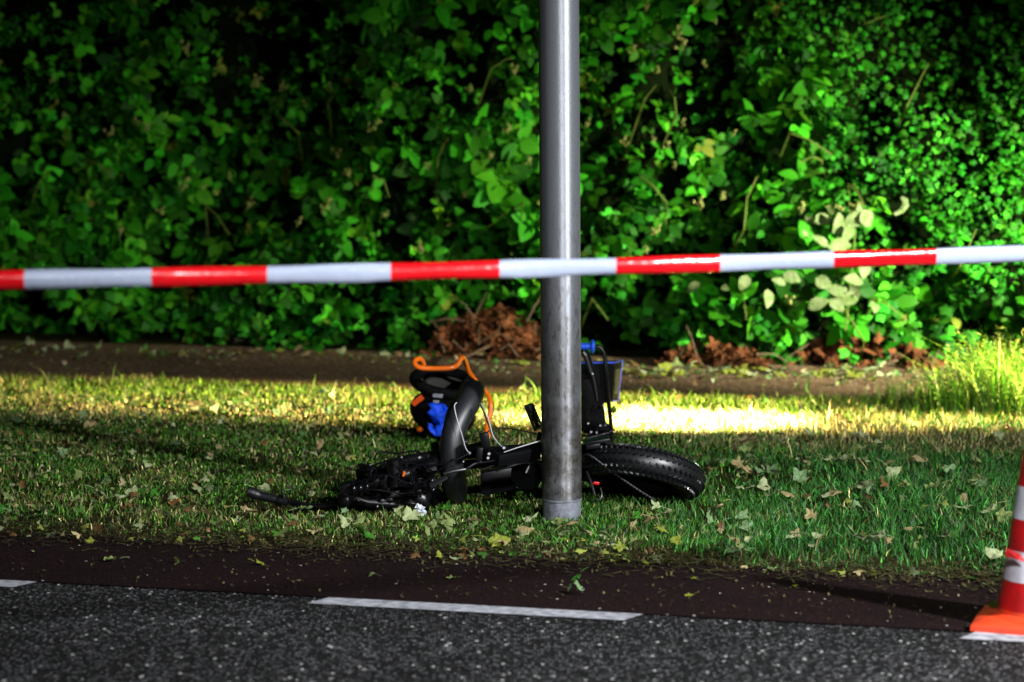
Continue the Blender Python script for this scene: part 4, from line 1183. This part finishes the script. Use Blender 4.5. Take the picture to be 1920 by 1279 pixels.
# the ones that stand out
for (u, v, kind, s_, lab) in [
    (833, 968, 'green', .105, 'fresh bright green leaf on the grass at the foot of the upright wheel'),
    (288, 938, 'green', .070, 'bright green leaf in the grass left of the black handlebar'),
    (332, 952, 'orange', .070, 'orange-brown leaf in the grass left of the black handlebar'),
    (685, 1016, 'green', .110, 'bright green lobed leaf on the dirt fringe of the lane, left of the post'),
    (598, 842, 'straw', .085, 'large pale tan leaf on the lawn above the crushed front end'),
    (640, 842, 'straw', .060, 'smaller tan leaf beside the large tan leaf on the lawn'),
    (855, 1056, 'pale', .075, 'folded pale leaf standing up on the red lane left of the post'),
    (826, 1053, 'lime', .055, 'yellow-green leaf scrap standing beside the folded pale leaf on the lane'),
    (1083, 1092, 'green', .065, 'green leaf on the red lane in front of the post'),
    (1080, 1119, 'mint', .075, 'flat pale green leaf on the red lane close to the dashed line'),
    (212, 1058, 'olive', .070, 'dark curled leaf with a stalk on the red lane at the left'),
    (168, 1023, 'lime', .055, 'thin yellow-green leaf on the red lane near the grass at the left'),
    (485, 1064, 'lime', .060, 'narrow yellow-green sprig lying across the red lane'),
    (335, 1061, 'olive', .060, 'flat olive leaf on the red lane between the curled leaf and the narrow sprig'),
    (1375, 1043, 'straw', .090, 'straw-coloured lobed leaf at the lane fringe right of the post'),
    (1325, 1045, 'green', .075, 'bright green leaf tucked beside the straw-coloured leaf at the lane fringe'),
    (1380, 1055, 'mint', .085, 'pale mint leaf lying in front of the straw-coloured leaf at the fringe'),
    (1195, 985, 'green', .070, 'bright green leaf in the grass just right of the post foot'),
    (1215, 985, 'straw', .060, 'tan leaf touching the bright green leaf right of the post foot'),
    (1350, 972, 'straw', .100, 'broad tan leaf in the grass in front of the knobbly rear wheel'),
    (992, 990, 'pale', .080, 'upright pale leaf in the grass left of the post foot'),
    (990, 925, 'green', .075, 'green leaf lit in the gap between the frame and the post'),
    (570, 968, 'mint', .075, 'blue-green leaf in the grass below the black handlebar'),
    (1750, 822, 'pale', .120, 'large pale leaf on the lawn below the weed clump'),
    (1710, 812, 'mint', .090, 'upright mint leaf left of the large pale leaf below the weed clump'),
    (1625, 805, 'olive', .120, 'big olive leaf at the edge of the sunlit-looking yellow strip'),
    (1870, 1062, 'pale', .085, 'pale leaf leaning at the fringe beside the traffic cone'),
    (1865, 970, 'pale', .075, 'broken pale leaf in the grass left of the traffic cone'),
    (930, 1030, 'lime', .110, 'long yellow-green leaf on the dirt fringe left below the post'),
    (5, 965, 'green', .085, 'green leaf cut by the left edge of the view in the grass')]:
    litter(u, v, kind, s_, lab, None, None, .45)
# the many that only differ by where they lie
zones = [((0, 880), (735, 985), 92, ('pale', 'olive', 'olive', 'mint', 'pale', 'straw'), 'crumpled dull leaf strewn over the lawn left of the post', 'dull leaves on the left lawn', (.045, .10)),
         ((1330, 1900), (830, 1060), 85, ('pale', 'olive', 'straw', 'mint', 'pale'), 'crumpled dull leaf strewn over the lawn between rear wheel and cone', 'dull leaves on the right lawn', (.045, .10)),
         ((880, 1330), (965, 1045), 24, ('pale', 'olive', 'straw', 'lime'), 'crumpled leaf in the short grass around the post foot', 'leaves round the post foot', (.05, .09))]
for (u0, u1), (v0, v1), cnt, kinds, lab, grp, (s0, s1) in zones:
    for i in range(cnt):
        u = rl.uniform(u0, u1); v = rl.uniform(v0, v1)
        if 640 < u < 900 and v > 840: v = rl.uniform(965, 1010)
        litter(u, v, rl.choice(kinds), rl.uniform(s0, s1), lab, grp, None, .5)
for i in range(48):
    u = rl.uniform(1150, 1720); v = 702 + (u - 1150) * .01 + rl.gauss(0, 7)
    litter(u, v, rl.choice(('lime', 'lime', 'pale', 'olive')), rl.uniform(.08, .15), 'yellow-green fallen leaf along the path edge under the hedge, right of the post', 'yellow leaves along the right path edge', None, .3)
for i in range(34):
    u = rl.uniform(0, 990); v = 655 + u * .025 + rl.gauss(0, 6)
    litter(u, v, rl.choice(('lime', 'straw', 'pale', 'olive')), rl.uniform(.07, .13), 'yellowish fallen leaf along the path edge under the hedge, left of the post', 'yellow leaves along the left path edge', None, .3)
k = 3000
t = rng.uniform(-3.2, 3.4, k); n = n_grass - .10 + (n_pathA - n_grass + .2) * rng.random(k) ** 1.5
k1 = 1300; t = np.concatenate([t, rng.uniform(-4, 3.4, k1)]); n = np.concatenate([n, n_pathB - np.abs(rng.normal(0, .55, k1))]); k += k1
keep = vnoise(t, n, 1.6, 41) * .6 + vnoise(t, n, 5, 42) * .4 > .42; t = t[keep]; n = n[keep]; k = len(t)
pal = np.array([(.30, .34, .17), (.18, .24, .07), (.36, .29, .14), (.05, .17, .02), (.24, .28, .05), (.16, .08, .03), (.10, .13, .05)])
col = pal[rng.integers(0, len(pal), k)] * rng.uniform(.6, 1.3, (k, 1))
zz = np.where(n < n_pathA, rng.uniform(.012, .034, k), .014)
V, l, st_, c = scatter_leaves(leaf_lobed(4, .55, 77), rows(t, n, zz), np.array([0, -.1, 1.0])[None] + rng.normal(0, .45, (k, 3)), rng.normal(0, 1, (k, 3)), rng.uniform(.015, .065, k), col)
tag(np_mesh('leaf_fragments', V, l, st_, M['tuft'], c), kind='stuff')
for (u, v) in ((60, 1040), (700, 1085), (1300, 1090), (1560, 1078), (1210, 1062), (1490, 1105), (560, 1096), (1295, 1122), (850, 1090)):
    litter(u, v, rl.choice(('olive', 'straw', 'lime')), rl.uniform(.03, .05), 'tiny leaf scrap lying flat on the red cycle lane', 'leaf scraps on the lane', .011, .1, True)
